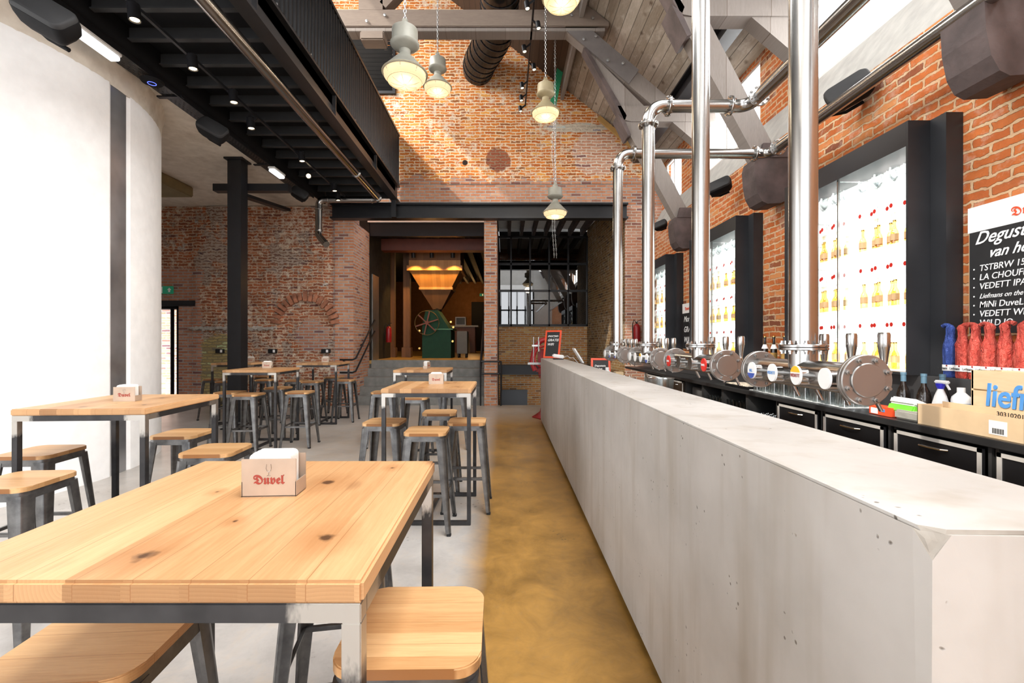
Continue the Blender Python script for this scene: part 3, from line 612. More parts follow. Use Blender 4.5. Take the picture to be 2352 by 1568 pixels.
tag(pu.build('steel_purlin', M_BLACK), 'black steel beam running along under the right roof slope', 'beam')
tm = MB(); tm.bar((2.05, YB-.09, 6.40), (2.80, YB-.09, 5.75), .05, .10, (0, 0, 1)); tag(tm.build('timber_rafter_stub', mat('honey coloured old timber', (.45, .27, .09), .7)), 'slanting honey coloured timber set in the gable brick on the right', 'timber')
# louvre
lv = empty('wall_louvre', (-3, 10.0, 7), 'black ventilation louvre high on the gable beside the mezzanine', 'louvre')
b = MB(); b.box(-3.9, -2.44, YB-.09, YB-.01, 6.93, 6.99).box(-2.50, -2.44, YB-.09, YB-.01, 6.99, 8.3).box(-3.9, -2.44, YB-.09, YB-.01, 8.3, 8.36).build('frame', M_BLACK, lv)
b = MB()
for k in range(14): b.obox((-3.2, YB-.05, 7.03+k*.093), (1.38, .012, .085), Matrix.Rotation(math.radians(35), 3, 'X'))
b.build('slats', M_CORR, lv)
# duct
dp = [Vector(q) for q in ((.02, 2.0, 7.42), (-.10, 8.0, 7.42), (-.14, 8.5, 7.42), (-.19, 8.8, 7.41), (-.29, 9.1, 7.40), (-.42, 9.4, 7.40), (-.53, 9.7, 7.42), (-.60, 10.0, 7.45), (-.61, 10.10, 7.45))]
b = MB(); b.tube(dp, .335, 28); du = tag(b.build('air_duct', mat('black spiral duct', (.018, .02, .022), .18, .7), smooth=True), 'fat black round air duct bending into the gable wall', 'duct')
b = MB()
def lerp_path(P, s_):
    L = [(P[i+1]-P[i]).length for i in range(len(P)-1)]; t_ = s_*sum(L)
    for i, l in enumerate(L):
        if t_ <= l: return P[i].lerp(P[i+1], t_/l), (P[i+1]-P[i]).normalized()
        t_ -= l
    return P[-1], (P[-1]-P[-2]).normalized()
for k in range(13):
    p, d = lerp_path(dp, .70+.28*k/12); b.lathe([(.336, -.012), (.348, -.01), (.348, .01), (.336, .012)], p, d.to_track_quat('Z', 'Y').to_matrix(), 28, close=False)
b.build('seam', M_BLACK, du, smooth=True)

# ---------------------------------------------------------------- pendants
def pendant(loc, label, m, chain_top):
    t = empty('pendant_lamp', loc, label, 'pendant lamp', 'industrial pendant lamps'); x, y, z = loc
    MB().lathe([(.045, .50), (.05, .46), (.09, .45), (.128, .435), (.13, .40), (.13, .30), (.145, .295), (.145, .285), (.12, .26), (.075, .24), (.056, .23), (.056, .19), (.066, .175), (.215, .012), (.228, 0), (.226, -.012), (.20, -.01)], loc, seg=40).build('housing', m, t, smooth=True, ang=45)
    MB().lathe([(.212, -.008), (.205, -.045), (.165, -.085), (.09, -.112), (0, -.12)], loc, seg=36, close=False).build('glass_bowl', M_GLOW, t, smooth=True)
    b = MB()
    for k in range(4):
        a = PI*k/4; pts = [Vector((x+math.cos(a)*.225*s_, y+math.sin(a)*.225*s_, z-.005-.125*(1-s_*s_)**.7)) for s_ in [-1+j/8 for j in range(17)]]
        b.tube(pts, .0025, 6)
    for rr, dz in ((.17, -.088), (.228, -.005)): b.tube([(x+rr*math.cos(2*PI*k/32), y+rr*math.sin(2*PI*k/32), z+dz) for k in range(32)], .003, 6, True)
    b.build('wire_guard', M_LAMPB, t)
    b = MB(); b.box(x-.03, x+.03, y-.015, y+.015, z+.49, z+.55, .008).build('hook_plate', m, t)
    b = MB(); zz_ = z+.55; k = 0
    while zz_ < chain_top:
        R = Matrix.Rotation(PI/2*(k % 2), 3, 'Z'); pts = []
        for j in range(10):
            a = 2*PI*j/10; pts.append(Vector((x, y, zz_)) + R @ Vector((.013*math.cos(a), 0, .024*math.sin(a))))
        b.tube(pts, .0045, 5, True); zz_ += .037; k += 1
    b.build('chain', M_CHAIN, t)
    for dx in (-.17, .17): MB().bar((x+dx, y-.06, z+.02), (x+dx*.8, y-.05, z+.07), .012, .02).build('clip', M_CHAIN, t)
    l = bpy.data.lights.new('lamp_light', 'POINT'); l.energy = 14; l.color = (1, .82, .58); l.shadow_soft_size = .12; lo_ = bpy.data.objects.new('lamp_light', l); COL.objects.link(lo_); lo_.parent = t; lo_.location = (0, 0, -.26)
    return t
pendant(at(930, 168, 4.6), 'nearest grey pendant lamp with wire guard hanging beside the mezzanine', M_LAMP, 7.2)
pendant(at(1005, 200, 7.25), 'smaller grey pendant lamp just right of the nearest one', M_LAMP, 9.2)
pendant(at(1253, 258, 7.2), 'olive toned pendant lamp hanging in front of the green bar', M_LAMPB, 7.6)
pendant(at(1275, 487, 8.4), 'lowest pendant lamp, hanging in front of the black girder', M_LAMP, 7.4)
pendant(at(1290, -6, 5.3), 'pendant lamp cut off by the top edge of the picture', M_LAMPB, 6.9)
# spot track
sk = tag(MB().box(.42, .45, 5.0, 10.0, 6.60, 6.64).build('light_track', M_BLACK), 'black spotlight track hanging along the middle of the hall', 'track')
def spot(loc, d, label, group, lit=True, r=.045, L=.13, m=M_BLACK, arm=None):
    d = Vector(d).normalized(); R = d.to_track_quat('-Z', 'Y').to_matrix(); t = empty('spotlight', loc, label, 'spotlight', group)
    MB().lathe([(r*.7, L*.55), (r, L*.45), (r, -L*.5), (r*.86, -L*.5), (r*.8, -L*.42), (r*.8, -L*.3)], loc, R, 24, close=True).build('housing', m, t, smooth=True, ang=40)
    MB().lathe([(0, -L*.44), (r*.72, -L*.44), (r*.72, -L*.40), (0, -L*.40)], loc, R, 20).build('bulb', M_SPOTGLOW if lit else M_CLEAR, t)
    if arm: MB().bar(Vector(loc), Vector(arm), .018, .03).build('arm', m, t)
    return t
names = ['topmost in the picture', 'second from the top', 'third from the top', 'fourth from the top', 'fifth from the top', 'sixth from the top', 'lowest in the picture']
for i, (px, py) in enumerate(((1213, 8), (1233, 54), (1205, 108), (1224, 150), (1200, 193), (1209, 222), (1196, 247))):
    Y = 5.13*F/(VY-py); x = .435+(-.11 if px < 1163+(786-py)*.0848 else .09); p = Vector((x, Y, 6.52))
    spot(p, (.15, -.1, -1), 'small black spotlight on the middle track, '+names[i], 'spotlights on the middle track', arm=(.435, Y, 6.6), r=.04, L=.12)
mt = tag(MB().box(-3.36, -3.33, .5, 9.9, 4.44, 4.47).build('light_track', M_BLACK), 'thin black spotlight track under the mezzanine', 'track')
lab2 = ['nearest, at top left', 'second from the nearest', 'third from the nearest', 'fourth from the nearest', 'fifth from the nearest', 'sixth, glowing as a small star', 'second from the far end', 'farthest from the camera']
for i, (px, py) in enumerate(((308, 28), (442, 143), (536, 222), (576, 283), (693, 360), (708, 402), (768, 430), (776, 452))):
    Y = 2.95*F/(VY-py); x = (px-VX)*Y/F; p = Vector((x, Y, 4.37)); d = (.1, 0, -1) if i != 5 else (.4, -.75, -.5)
    spot(p, d, 'black spotlight under the mezzanine, '+lab2[i], 'spotlights under the mezzanine', r=.05, L=.15, arm=(-3.345, Y, 4.45))
    if i in (0, 1, 2, 4):
        l = bpy.data.lights.new('spot_light', 'SPOT'); l.energy = 20; l.color = (1, .8, .55); l.spot_size = 1.0; l.shadow_soft_size = .04; q = bpy.data.objects.new('spot_light', l); COL.objects.link(q); q.location = p+Vector((0, 0, -.12))

# speakers and fittings
def speaker(loc, label, rz=0, roll=0, s_=1.0, tilt=-25):
    """rounded two-part box: long axis tilted by roll, grille facing -Y turned by rz"""
    t = empty('wall_speaker', loc, label, 'loudspeaker', 'black wall speakers'); R = Matrix.Rotation(math.radians(rz), 3, 'Z') @ Matrix.Rotation(math.radians(tilt), 3, 'X') @ Matrix.Rotation(math.radians(roll), 3, 'Y')
    T = Matrix.Translation(loc) @ R.to_4x4(); W, Hh, D = .30*s_, .17*s_, .17*s_
    P = rrect(W, Hh, .045*s_, 6); rings = []; b = MB()
    for y, k in ((.5*D, .45), (.42*D, .72), (.2*D, .92), (-.1*D, 1.0), (-.32*D, 1.0)): rings.append([b.bm.verts.new(T @ Vector((p[0]*k, y, p[1]*k))) for p in P])
    for a_, c_ in zip(rings, rings[1:]):
        for k in range(len(P)): b.bm.faces.new([a_[k], a_[(k+1) % len(P)], c_[(k+1) % len(P)], c_[k]])
    b.bm.faces.new(rings[0]); b.bm.faces.new(rings[-1]); b.build('cabinet', M_BLACKM, t, smooth=True, ang=50)
    b = MB(); rings = []
    for y, k in ((-.325*D, .985), (-.45*D, .97), (-.5*D, .90)): rings.append([b.bm.verts.new(T @ Vector((p[0]*k, y, p[1]*k))) for p in P])
    for a_, c_ in zip(rings, rings[1:]):
        for k in range(len(P)): b.bm.faces.new([a_[k], a_[(k+1) % len(P)], c_[(k+1) % len(P)], c_[k]])
    b.bm.faces.new(rings[0]); b.bm.faces.new(rings[-1]); b.build('grille', mat('speaker grille cloth', (.016, .016, .017), .7), t, smooth=True, ang=50)
    b = MB(); b.tube([T @ Vector((-.48*W, 0, 0)), T @ Vector((-.50*W, .55*D, 0)), T @ Vector((-.2*W, .85*D, .0)), T @ Vector((.2*W, .85*D, 0))], .014*s_, 8).build('bracket', M_BLACKM, t, smooth=True)
speaker(at(112, 48, 3.35), 'black loudspeaker at the top left corner below the mezzanine', 25, 32, 1.25)
speaker(at(490, 303, 5.9), 'black loudspeaker below the cable tray, middle of three', 25, 32, 1.2)
speaker(at(688, 447, 8.6), 'black loudspeaker below the far end of the cable tray', 25, 32, 1.05)
speaker(at(1952, 214, 4.0), 'black loudspeaker on the right wall behind the sloping steel pipe', -50, -25, 1.15)
speaker(at(1655, 430, 6.2), 'black loudspeaker on the right wall beside the middle dark corbel', -50, -15, 1.0)
speaker(at(1518, 518, 8.7), 'small looking black speaker on the far end of the right wall', -50, -15, .85)
def emlight(px, py, Y, L, label):
    p = at(px, py, Y); t = empty('emergency_light', p, label, 'emergency light', 'emergency lights on the cable tray')
    MB().box(p.x-.06, p.x+.06, p.y-L/2, p.y+L/2, p.z, p.z+.035, .008).build('base', M_WHITE, t); MB().box(p.x-.052, p.x+.052, p.y-L/2+.01, p.y+L/2-.01, p.z-.05, p.z, .012).build('diffuser', M_STRIP, t)
emlight(212, 92, 4.36, .55, 'white emergency light hanging beside the nearest loudspeaker'); emlight(636, 396, 7.75, .38, 'white emergency light under the far part of the cable tray')
p = at(349, 186, 5.1); wf = empty('wifi_access_point', p, 'round black wifi disc with a blue ring under the cable tray', 'access point')
MB().lathe([(0, .02), (.08, .02), (.115, .0), (.10, -.02), (.05, -.028), (0, -.028)], p, seg=32).build('disc', M_BLACKM, wf, smooth=True); MB().tube([p+Vector((.04*math.cos(a*PI/12), .04*math.sin(a*PI/12), -.029)) for a in range(24)], .003, 6, True).build('blue_ring', emit('blue led', (.1, .15, 1), 3), wf)

# ---------------------------------------------------------------- stainless pipe under the mezzanine
def arc(c, a, b, n=8):
    """points of a quarter bend with corner c, coming from a and leaving to b (vectors)"""
    c, a, b = Vector(c), Vector(a), Vector(b); o = c+a+b
    return [o-b*math.cos(k/n*PI/2)-a*math.sin(k/n*PI/2) for k in range(n+1)]
def flange(b, p, d, r, th=.02, bolts=8, br=.011):
    R = Vector(d).normalized().to_track_quat('Z', 'Y').to_matrix(); b.lathe([(r-.003, -th), (r, -th+.003), (r, -.002), (r-.004, 0), (r, .002), (r, th-.003), (r-.003, th)], p, R, 40)
    return R
def bolts(b, p, d, r, off, n=8, br=.010, L=.016, ph=.39):
    R = Vector(d).normalized().to_track_quat('Z', 'Y').to_matrix()
    for k in range(n):
        a = 2*PI*k/n+ph; q = Vector(p)+R @ Vector((r*math.cos(a), r*math.sin(a), off)); b.lathe([(0, 0), (br, 0), (br, L*.45), (br*.6, L*.5), (br*.6, L), (0, L)], q, R, 6)
pp = [Vector((-2.63, -1.5, 4.40)), Vector((-2.63, 9.35, 4.40))] + arc((-2.63, 9.5, 4.40), (0, -.12, 0), (-.12, 0, 0))[1:] + [Vector((-3.75, 9.5, 4.40))] + arc((-3.9, 9.5, 4.40), (.12, 0, 0), (0, 0, -.12))[1:] + [Vector((-3.9, 9.5, 3.72)), Vector((-3.9, 9.48, 3.66)), Vector((-3.85, 9.44, 3.60)), Vector((-3.66, 9.3, 3.42))]
sp = empty('drain_pipe', (-2.63, 9.5, 4.4), 'long shiny steel pipe under the mezzanine edge, turning down at the back', 'pipe')
MB().tube(pp, .068, 24).build('tube', M_INOX, sp, smooth=True, ang=60)
b = MB()
for q, d in ((pp[1], (0, 1, 0)), (Vector((-2.78, 9.5, 4.4)), (1, 0, 0)), (Vector((-3.7, 9.5, 4.4)), (1, 0, 0)), (Vector((-3.9, 9.5, 4.2)), (0, 0, 1)), (Vector((-3.9, 9.5, 3.75)), (0, 0, 1)), (Vector((-2.63, 8.0, 4.4)), (0, 1, 0))): flange(b, q, d, .082, .012)
b.build('clamp', M_INOX, sp, smooth=True)

# ================================================================ THE BAR
YE = 8.12
bar = MB()
poly = [(.63, .676), (1.06, .66), (1.0, .8), (1.0, YE), (.63, YE)]
bar.prism(poly, lambda p: Vector((p[0], p[1], .05)), lambda p: Vector((p[0], p[1], 1.14)))
bm = bar.bm; bm.edges.ensure_lookup_table()
es_ = [e for e in bm.edges if all(v.co.z > 1.1 for v in e.verts)]
bmesh.ops.bevel(bm, geom=es_, offset=.006, segments=2, affect='EDGES')
pn = Vector((-.7, -.75, .62)).normalized(); rr_ = bmesh.ops.bisect_plane(bm, geom=bm.verts[:]+bm.edges[:]+bm.faces[:], plane_co=Vector((.63, .676, 1.14))-pn*.021, plane_no=pn, clear_outer=True)
cap = bmesh.ops.holes_fill(bm, edges=[e for e in rr_['geom_cut'] if isinstance(e, bmesh.types.BMEdge)])['faces']
cap = bmesh.ops.triangulate(bm, faces=cap)['faces']; sd_ = bmesh.ops.subdivide_edges(bm, edges=list({e for f in cap for e in f.edges if len(e.link_faces) and all(q in cap for q in e.link_faces)}), cuts=3, fractal=.6, use_grid_fill=True)
for f in bm.faces:
    if f.normal.dot(pn) > .6 and f.calc_center_median().z > 1.08 and f.calc_center_median().y < .75: f.material_index = 1
bar_o = tag(bar.build('bar_counter', [M_CONC, m_plaster('broken concrete aggregate', (.22, .19, .16), (.42, .38, .33), (.14, .11, .09), .8)]), 'long pale cast concrete bar counter running away on the right', 'bar counter')
MB().prism([(.665, .75), (1.0, .70), (1.0, YE-.04), (.665, YE-.04)], lambda p: Vector((p[0], p[1], 0)), lambda p: Vector((p[0], p[1], .05))).build('plinth', M_BLACKM, bar_o)
iw = empty('bar_worktop', (1.2, 4, 0), 'steel inner worktop on the staff side of the bar, mostly hidden', 'worktop')
MB().box(1.012, 1.46, .9, 8.0, .86, .90, .004).build('top', M_INOX, iw); MB().box(1.02, 1.42, 1.0, 7.9, 0, .86).build('cabinets', M_BLACK, iw)

# tap towers
M_MED = {'w': M_PAPER, 'y': mat('yellow badge', (.90, .50, .03), .35), 'b': mat('blue badge', (.05, .10, .42), .35), 'r': mat('red badge', (.72, .03, .02), .35), 's': M_INOX}
XT, ZT = 1.21, 1.293
def ell(b, c, ry, rz_, x0, x1, n=28, lo=-9, hi=9):
    pts = [(ry*math.cos(2*PI*k/n), max(lo, min(hi, rz_*math.sin(2*PI*k/n)))) for k in range(n)]
    b.prism(pts, lambda p: Vector((x0, c[1]+p[0], c[2]+p[1])), lambda p: Vector((x1, c[1]+p[0], c[2]+p[1])))
def tap_tower(Yc, y0, y1, rb, badges, label, top):
    t = empty('tap_tower', (XT, Yc, ZT), label, 'beer tap tower', 'stainless beer tap towers'); R = .052
    b = MB(); b.cyl((XT, y0+.01, ZT), (XT, y1-.01, ZT), rb, seg=36); b.cyl((XT, Yc, ZT), (XT, Yc, 1.39), R, seg=36); b.build('tap_barrel', M_INOX, t, smooth=True, ang=40)
    for y, s_ in ((y0, -1), (y1, 1)):
        b = MB(); flange(b, (XT, y, ZT), (0, 1, 0), .086, .014); b.lathe([(.055, 0), (.058, .004), (.055, .007), (0, .007)], (XT, y+s_*.014, ZT), Vector((0, s_, 0)).to_track_quat('Z', 'Y').to_matrix(), 32); 
        for side in (1, -1): bolts(b, (XT, y, ZT), (0, s_*side, 0), .071, .013)
        b.build('end_flange', M_INOXM, t, smooth=True, ang=30)
    b = MB(); flange(b, (XT, Yc, 1.40), (0, 0, 1), .088, .012); bolts(b, (XT, Yc, 1.40), (0, 0, 1), .073, .011); bolts(b, (XT, Yc, 1.40), (0, 0, -1), .073, .011); b.build('collar_flange', M_INOX, t, smooth=True, ang=30)
    b = MB()
    if top is None: b.cyl((XT, Yc, 1.40), (XT, Yc, 6.0), R, seg=36)
    else:
        zt_, x1_, y1_ = top; b.tube([(XT, Yc, 1.40), (XT, Yc, zt_-.14)] + arc((XT, Yc, zt_), (0, 0, -.13), (.13, 0, 0))[0:] + [(x1_-.05, Yc, zt_)], R, 32)
    b.build('riser_pipe', M_INOX, t, smooth=True, ang=60)
    if top is not None:
        for q, d in (((XT, Yc, zt_-.16), (0, 0, 1)), ((XT+.17, Yc, zt_), (1, 0, 0)), ((x1_-.10, Yc, zt_), (1, 0, 0))):
            b = MB(); flange(b, q, d, .082, .010); bolts(b, q, d, .070, .009); bolts(b, q, -Vector(d), .070, .009); b.build('pipe_flange', M_INOX, t, smooth=True, ang=30)
        b = MB(); b.tube([(x1_-.05, Yc, zt_)] + arc((x1_+.06, Yc, zt_), (-.10, 0, 0), (0, -.10, 0)) + [(x1_+.06, -2.5, zt_)], R, 28); b.build('run_pipe', M_INOX, t, smooth=True, ang=60)
        b = MB(); flange(b, (x1_+.06, Yc-.16, zt_), (0, 1, 0), .082, .010); bolts(b, (x1_+.06, Yc-.16, zt_), (0, -1, 0), .07, .01); b.build('pipe_flange', M_INOX, t, smooth=True, ang=30)
    n = len(badges); Lb = (y1-y0)
    for k, (cd, txt) in enumerate(badges):
        y = y0+Lb*(.1+.75*k/(n-1) if n > 1 else .5); c_ = (0, y, ZT)
        b = MB(); b.cyl((XT-rb+.01, y, ZT), (XT-.085, y, ZT), .026, seg=20); b.cyl((XT-rb+.01, y, ZT-.022), (XT-.08, y, ZT-.022), .016, seg=14)
        bd = b.build('badge_stub', M_INOX, t, smooth=True)
        b = MB(); ell(b, c_, .031, .037, XT-.092, XT-.084); bg_ = b.build('badge', M_MED['w' if cd in 'wyb' else cd], bd)
        if cd in 'yb':
            b = MB()
            pts = [(.030*math.cos(a), .036*math.sin(a)) for a in [math.radians(q) for q in (range(20, 161, 10) if cd == 'y' else range(200, 341, 10))]]
            b.prism(pts, lambda p: Vector((XT-.0935, y+p[0], ZT+p[1])), lambda p: Vector((XT-.092, y+p[0], ZT+p[1]))); b.build('badge_field', M_MED[cd], bd)
        if txt: letters(txt, .017, M_BLUE if cd in 'wb' else M_MAROON if cd == 'y' else M_PAPER, RIGHTW((XT-.0940, y, ZT-.006)), bd, .0004, 0, .0003, align='CENTER', sx=.9)
    for k in range(4):
        y = y0+Lb*(.12+.24*k); x = XT+.13
        b = MB(); b.cyl((XT+rb-.01, y, ZT+.02), (x, y, ZT+.035), .012, seg=12); b.cyl((x, y, ZT+.02), (x, y, ZT+.06), .008, seg=10); stm = b.build('tap_arm', M_INOX, t, smooth=True)
        MB().lathe([(0, 0), (.010, 0), (.012, .02), (.0175, .058), (.0185, .062), (.0185, .105), (.016, .112), (0, .113)], (x, y, ZT+.05), None, 20).build('tap_handle', M_INOX, stm, smooth=True, ang=40)
        b = MB(); b.cyl((x-.06, y, ZT-.02), (x-.01, y, ZT-.115), .007, seg=12); b.build('spout', M_INOX, t, smooth=True)
tap_tower(1.85, 1.535, 2.165, .056, [('w', ''), ('y', 'VEDETT'), ('w', 'VEDETT'), ('b', 'BEL')], 'nearest stainless tap tower with a large round end flange facing the camera', None)
tap_tower(2.82, 2.50, 3.24, .056, [('r', 'DUVEL'), ('s', ''), ('s', ''), ('r', 'DUVEL')], 'second stainless tap tower, with two red oval badges', None)
tap_tower(3.855, 3.55, 4.20, .056, [('b', ''), ('y', ''), ('w', ''), ('w', '')], 'third stainless tap tower, its pipe turning right at the top elbow', (3.42, 2.0, 0))
tap_tower(4.90, 4.60, 5.22, .056, [('b', ''), ('b', ''), ('w', '')], 'farthest stainless tap tower, the leftmost upright pipe', (3.45, 2.78, 0))

# ---------------------------------------------------------------- back counter
XC = 2.62
tag(MB().box(2.60, 3.19, -1.0, 9.9, .855, .90, .004).build('back_worktop', mat('black worktop', (.022, .022, .023), .38, 0, .2)), 'long black worktop of the back counter along the right wall', 'worktop')
tag(MB().box(3.0, 3.195, -1.0, 9.9, .902, 1.18, .004).build('back_ledge', mat('dark steel upstand', (.10, .10, .105), .3, .6, .2, 2)), 'dark steel ledge behind the back counter under the niches', 'ledge')
M_ALU = mat('aluminium edge strip', (.62, .60, .57), .4, .2)
def carc(y0, y1, name, label, openf=False, door=True, m=M_BLACK):
    t = empty(name, (XC, (y0+y1)/2, 0), label, 'cabinet', 'back counter cabinets'); b = MB()
    b.box(XC+.02, 3.15, y0, y0+.018, .06, .853).box(XC+.02, 3.15, y1-.018, y1, .06, .853).box(3.13, 3.15, y0, y1, .06, .853).box(XC+.02, 3.15, y0, y1, .06, .08).box(XC+.06, 3.1, y0, y1, 0, .06)
    if openf: b.box(XC+.02, 3.13, y0, y1, .56, .575).box(XC+.02, 3.13, y0, y1, .30, .315)
    b.build('carcass', mat('charcoal board', (.035, .035, .036), .5), t)
    if not openf:
        d = MB().box(XC-.002, XC+.018, y0+.03, y1-.03, .44, .835, .002).build('drawer', m, t)
        b = MB(); za, zb_ = .44, .835
        for q in ((y0+.03, y1-.03, zb_-.022, zb_), (y0+.03, y1-.03, za, za+.016), (y0+.03, y0+.052, za, zb_), (y1-.052, y1-.03, za, zb_)): b.box(XC-.008, XC-.002, *q)
        b.build('drawer_trim', M_ALU, d)
        yc = (y0+y1)/2-.0; b = MB(); b.tube([(XC-.005, yc-.09, .78), (XC-.03, yc-.07, .78), (XC-.036, yc, .78), (XC-.03, yc+.07, .78), (XC-.005, yc+.09, .78)], .006, 8); b.build('handle', M_INOX, d, smooth=True)
        d = MB().box(XC-.002, XC+.018, y0+.03, y1-.03, .08, .42, .002).build('drawer', m, t)
        b = MB(); b.tube([(XC-.005, yc-.09, .36), (XC-.03, yc-.07, .36), (XC-.036, yc, .36), (XC-.03, yc+.07, .36), (XC-.005, yc+.09, .36)], .006, 8); b.build('handle', M_INOX, d, smooth=True)
    return t
for i, (a, b_, l) in enumerate(((1.87, 2.45, 'black drawer unit cut off by the right edge of the picture'), (2.47, 3.09, 'black drawer unit under the cardboard tray'), (3.12, 3.77, 'black drawer unit left of the one under the cardboard tray'), (3.79, 4.40, 'black drawer unit next to the open shelves'))): carc(a, b_, 'drawer_cabinet', l)
for i, (a, b_, l) in enumerate(((4.42, 4.97, 'open black shelf bay with stacked clear glasses nearest the drawers'), (4.98, 5.53, 'open black shelf bay with a row of tall tumblers'), (5.54, 6.08, 'open black shelf bay with badge printed glasses'), (6.10, 6.66, 'open black shelf bay holding a grey crate'))): carc(a, b_, 'shelf_cabinet', l, True)
M_BRONZE = mat('bronze steel fridge door', (.16, .12, .09), .3, .7)
carc(6.68, 7.30, 'fridge_cabinet', 'bronze fronted undercounter fridge behind the ice bucket', m=M_BRONZE); carc(7.32, 8.6, 'fridge_cabinet', 'long bronze fronted undercounter cabinet at the far end', m=M_BRONZE)
gc = MB().box(2.70, 3.05, 6.17, 6.58, .58, .78, .01).build('grey_crate', mat('grey plastic crate', (.10, .10, .10), .5)); tag(gc, 'grey plastic crate in an open bay of the back counter', 'crate')

# glasses and bottles (prototypes)
def tumbler_mesh(r0, r1, h, stem=False):
    b = MB()
    if stem: b.lathe([(0, 0), (.032, 0), (.032, .004), (.006, .012), (.006, .05), (.02, .062), (r1, .10), (r1*.98, h*.8), (r1*.8, h)], seg=14, close=False)
    else: b.lathe([(0, 0), (r0, 0), (r1, h)], seg=14, close=False)
    return b
def proto(name, b, m, label, cat, group):
    o = b.build(name, m, smooth=True); tag(o, label, cat, group); return o
def scatter(p, spots, flip=False, label=None, group=None):
    for i, s_ in enumerate(spots):
        o = p
        if p.get('_used'): o = p.copy(); COL.objects.link(o)
        p['_used'] = 1; o.location = s_[:3]; o.rotation_euler = (PI if flip else 0, 0, random.random()*6)
        if label: o['label'] = label
        if group: o['group'] = group
PROTO_DONE = []
def newp(*a): p = proto(*a); PROTO_DONE.append(p); return p
M_SPARK = glassy('washed beer glass', (.84, .88, .88), .22, .05)
tag(MB().box(2.655, 2.985, 3.56, 4.96, .9005, .908, .003).build('drying_mat', mat('ribbed white drying mat', (.62, .64, .64), .5, bump=.8, scale=25)), 'pale ribbed drying mat under the upturned glasses', 'mat')
g_up = newp('upturned_glass', tumbler_mesh(.028, .034, .13), M_SPARK, 'clear glass drying upside down on the back counter below the nearest niche', 'glass', 'upturned glasses drying on the back counter')
scatter(g_up, [(2.69+.075*i+(.02 if j % 2 else 0), 3.62+.078*j, 1.0385) for j in range(17) for i in range(4)], True)
tb1 = newp('tumbler', tumbler_mesh(.03, .034, .16), M_SPARK, 'tall clear tumbler in a row on the open shelf bay', 'glass', 'tall tumblers in the open bay')
scatter(tb1, [(2.69+.08*i, 5.06+.08*j, .576) for i in range(2) for j in range(6)])
tb2 = newp('badge_glass', tumbler_mesh(.028, .034, .15), M_SPARK, 'straight glass with small coloured badge in the open shelf bay', 'glass', 'badge printed glasses in the open bay')
MB().prism([(.012*math.cos(k*PI/5), .012*math.sin(k*PI/5)) for k in range(10)], lambda p: Vector((-.0345, p[0], .06+p[1])), lambda p: Vector((-.0325, p[0], .06+p[1]))).build('badge', M_MED['y'], tb2)
for i in range(2):
    for j in range(5):
        o = tb2 if (i, j) == (0, 0) else copy_tree(tb2); o.location = (2.69+.085*i, 5.64+.085*j, .576)
tb3 = newp('small_glass', tumbler_mesh(.022, .032, .09), M_SPARK, 'small clear glass in the open bay nearest the drawers', 'glass', 'small glasses in the open bay by the drawers')
scatter(tb3, [(2.68+.07*i, 4.49+.07*j, .576) for i in range(3) for j in range(6)])

def bottle_mesh(b, h=.26, r=.032): return b.lathe([(0, 0), (r*.95, 0), (r, .008), (r, h*.52), (r*.85, h*.62), (r*.42, h*.74), (r*.38, h*.95), (r*.45, h*.96), (r*.45, h), (0, h)], seg=16)
# display niches
nn = ['nearest', 'middle', 'farthest']
XS0, XS1 = 2.96, 3.30
NICHE_SHELVES = [1.235+.235*k for k in range(7)]
bot = MB(); bottle_mesh(bot, .20, .028)
p_bot = bot.build('amber_bottle', M_AMBER, smooth=True); cp = MB().cyl((0, 0, .20), (0, 0, .212), .013, seg=10).build('cap', M_BRASS, p_bot); bd = MB().lathe([(.0285, .05), (.0287, .051), (.0287, .10), (.0285, .101)], seg=14, close=False).build('paper_label', mat('amber bottle label', (.85, .55, .28), .5), p_bot)
p_gl = tumbler_mesh(.02, .04, .17, True).build('goblet', M_CLEAR, smooth=True); p_tu = tumbler_mesh(.027, .035, .14).build('tumbler', M_CLEAR, smooth=True)
bdm = MB().prism([(.015*math.cos(k*PI/5), .018*math.sin(k*PI/5)) for k in range(10)], lambda p: Vector((-.034, p[0], .09+p[1])), lambda p: Vector((-.031, p[0], .09+p[1]))).build('badge', M_MED['r'], p_tu)
used = set()
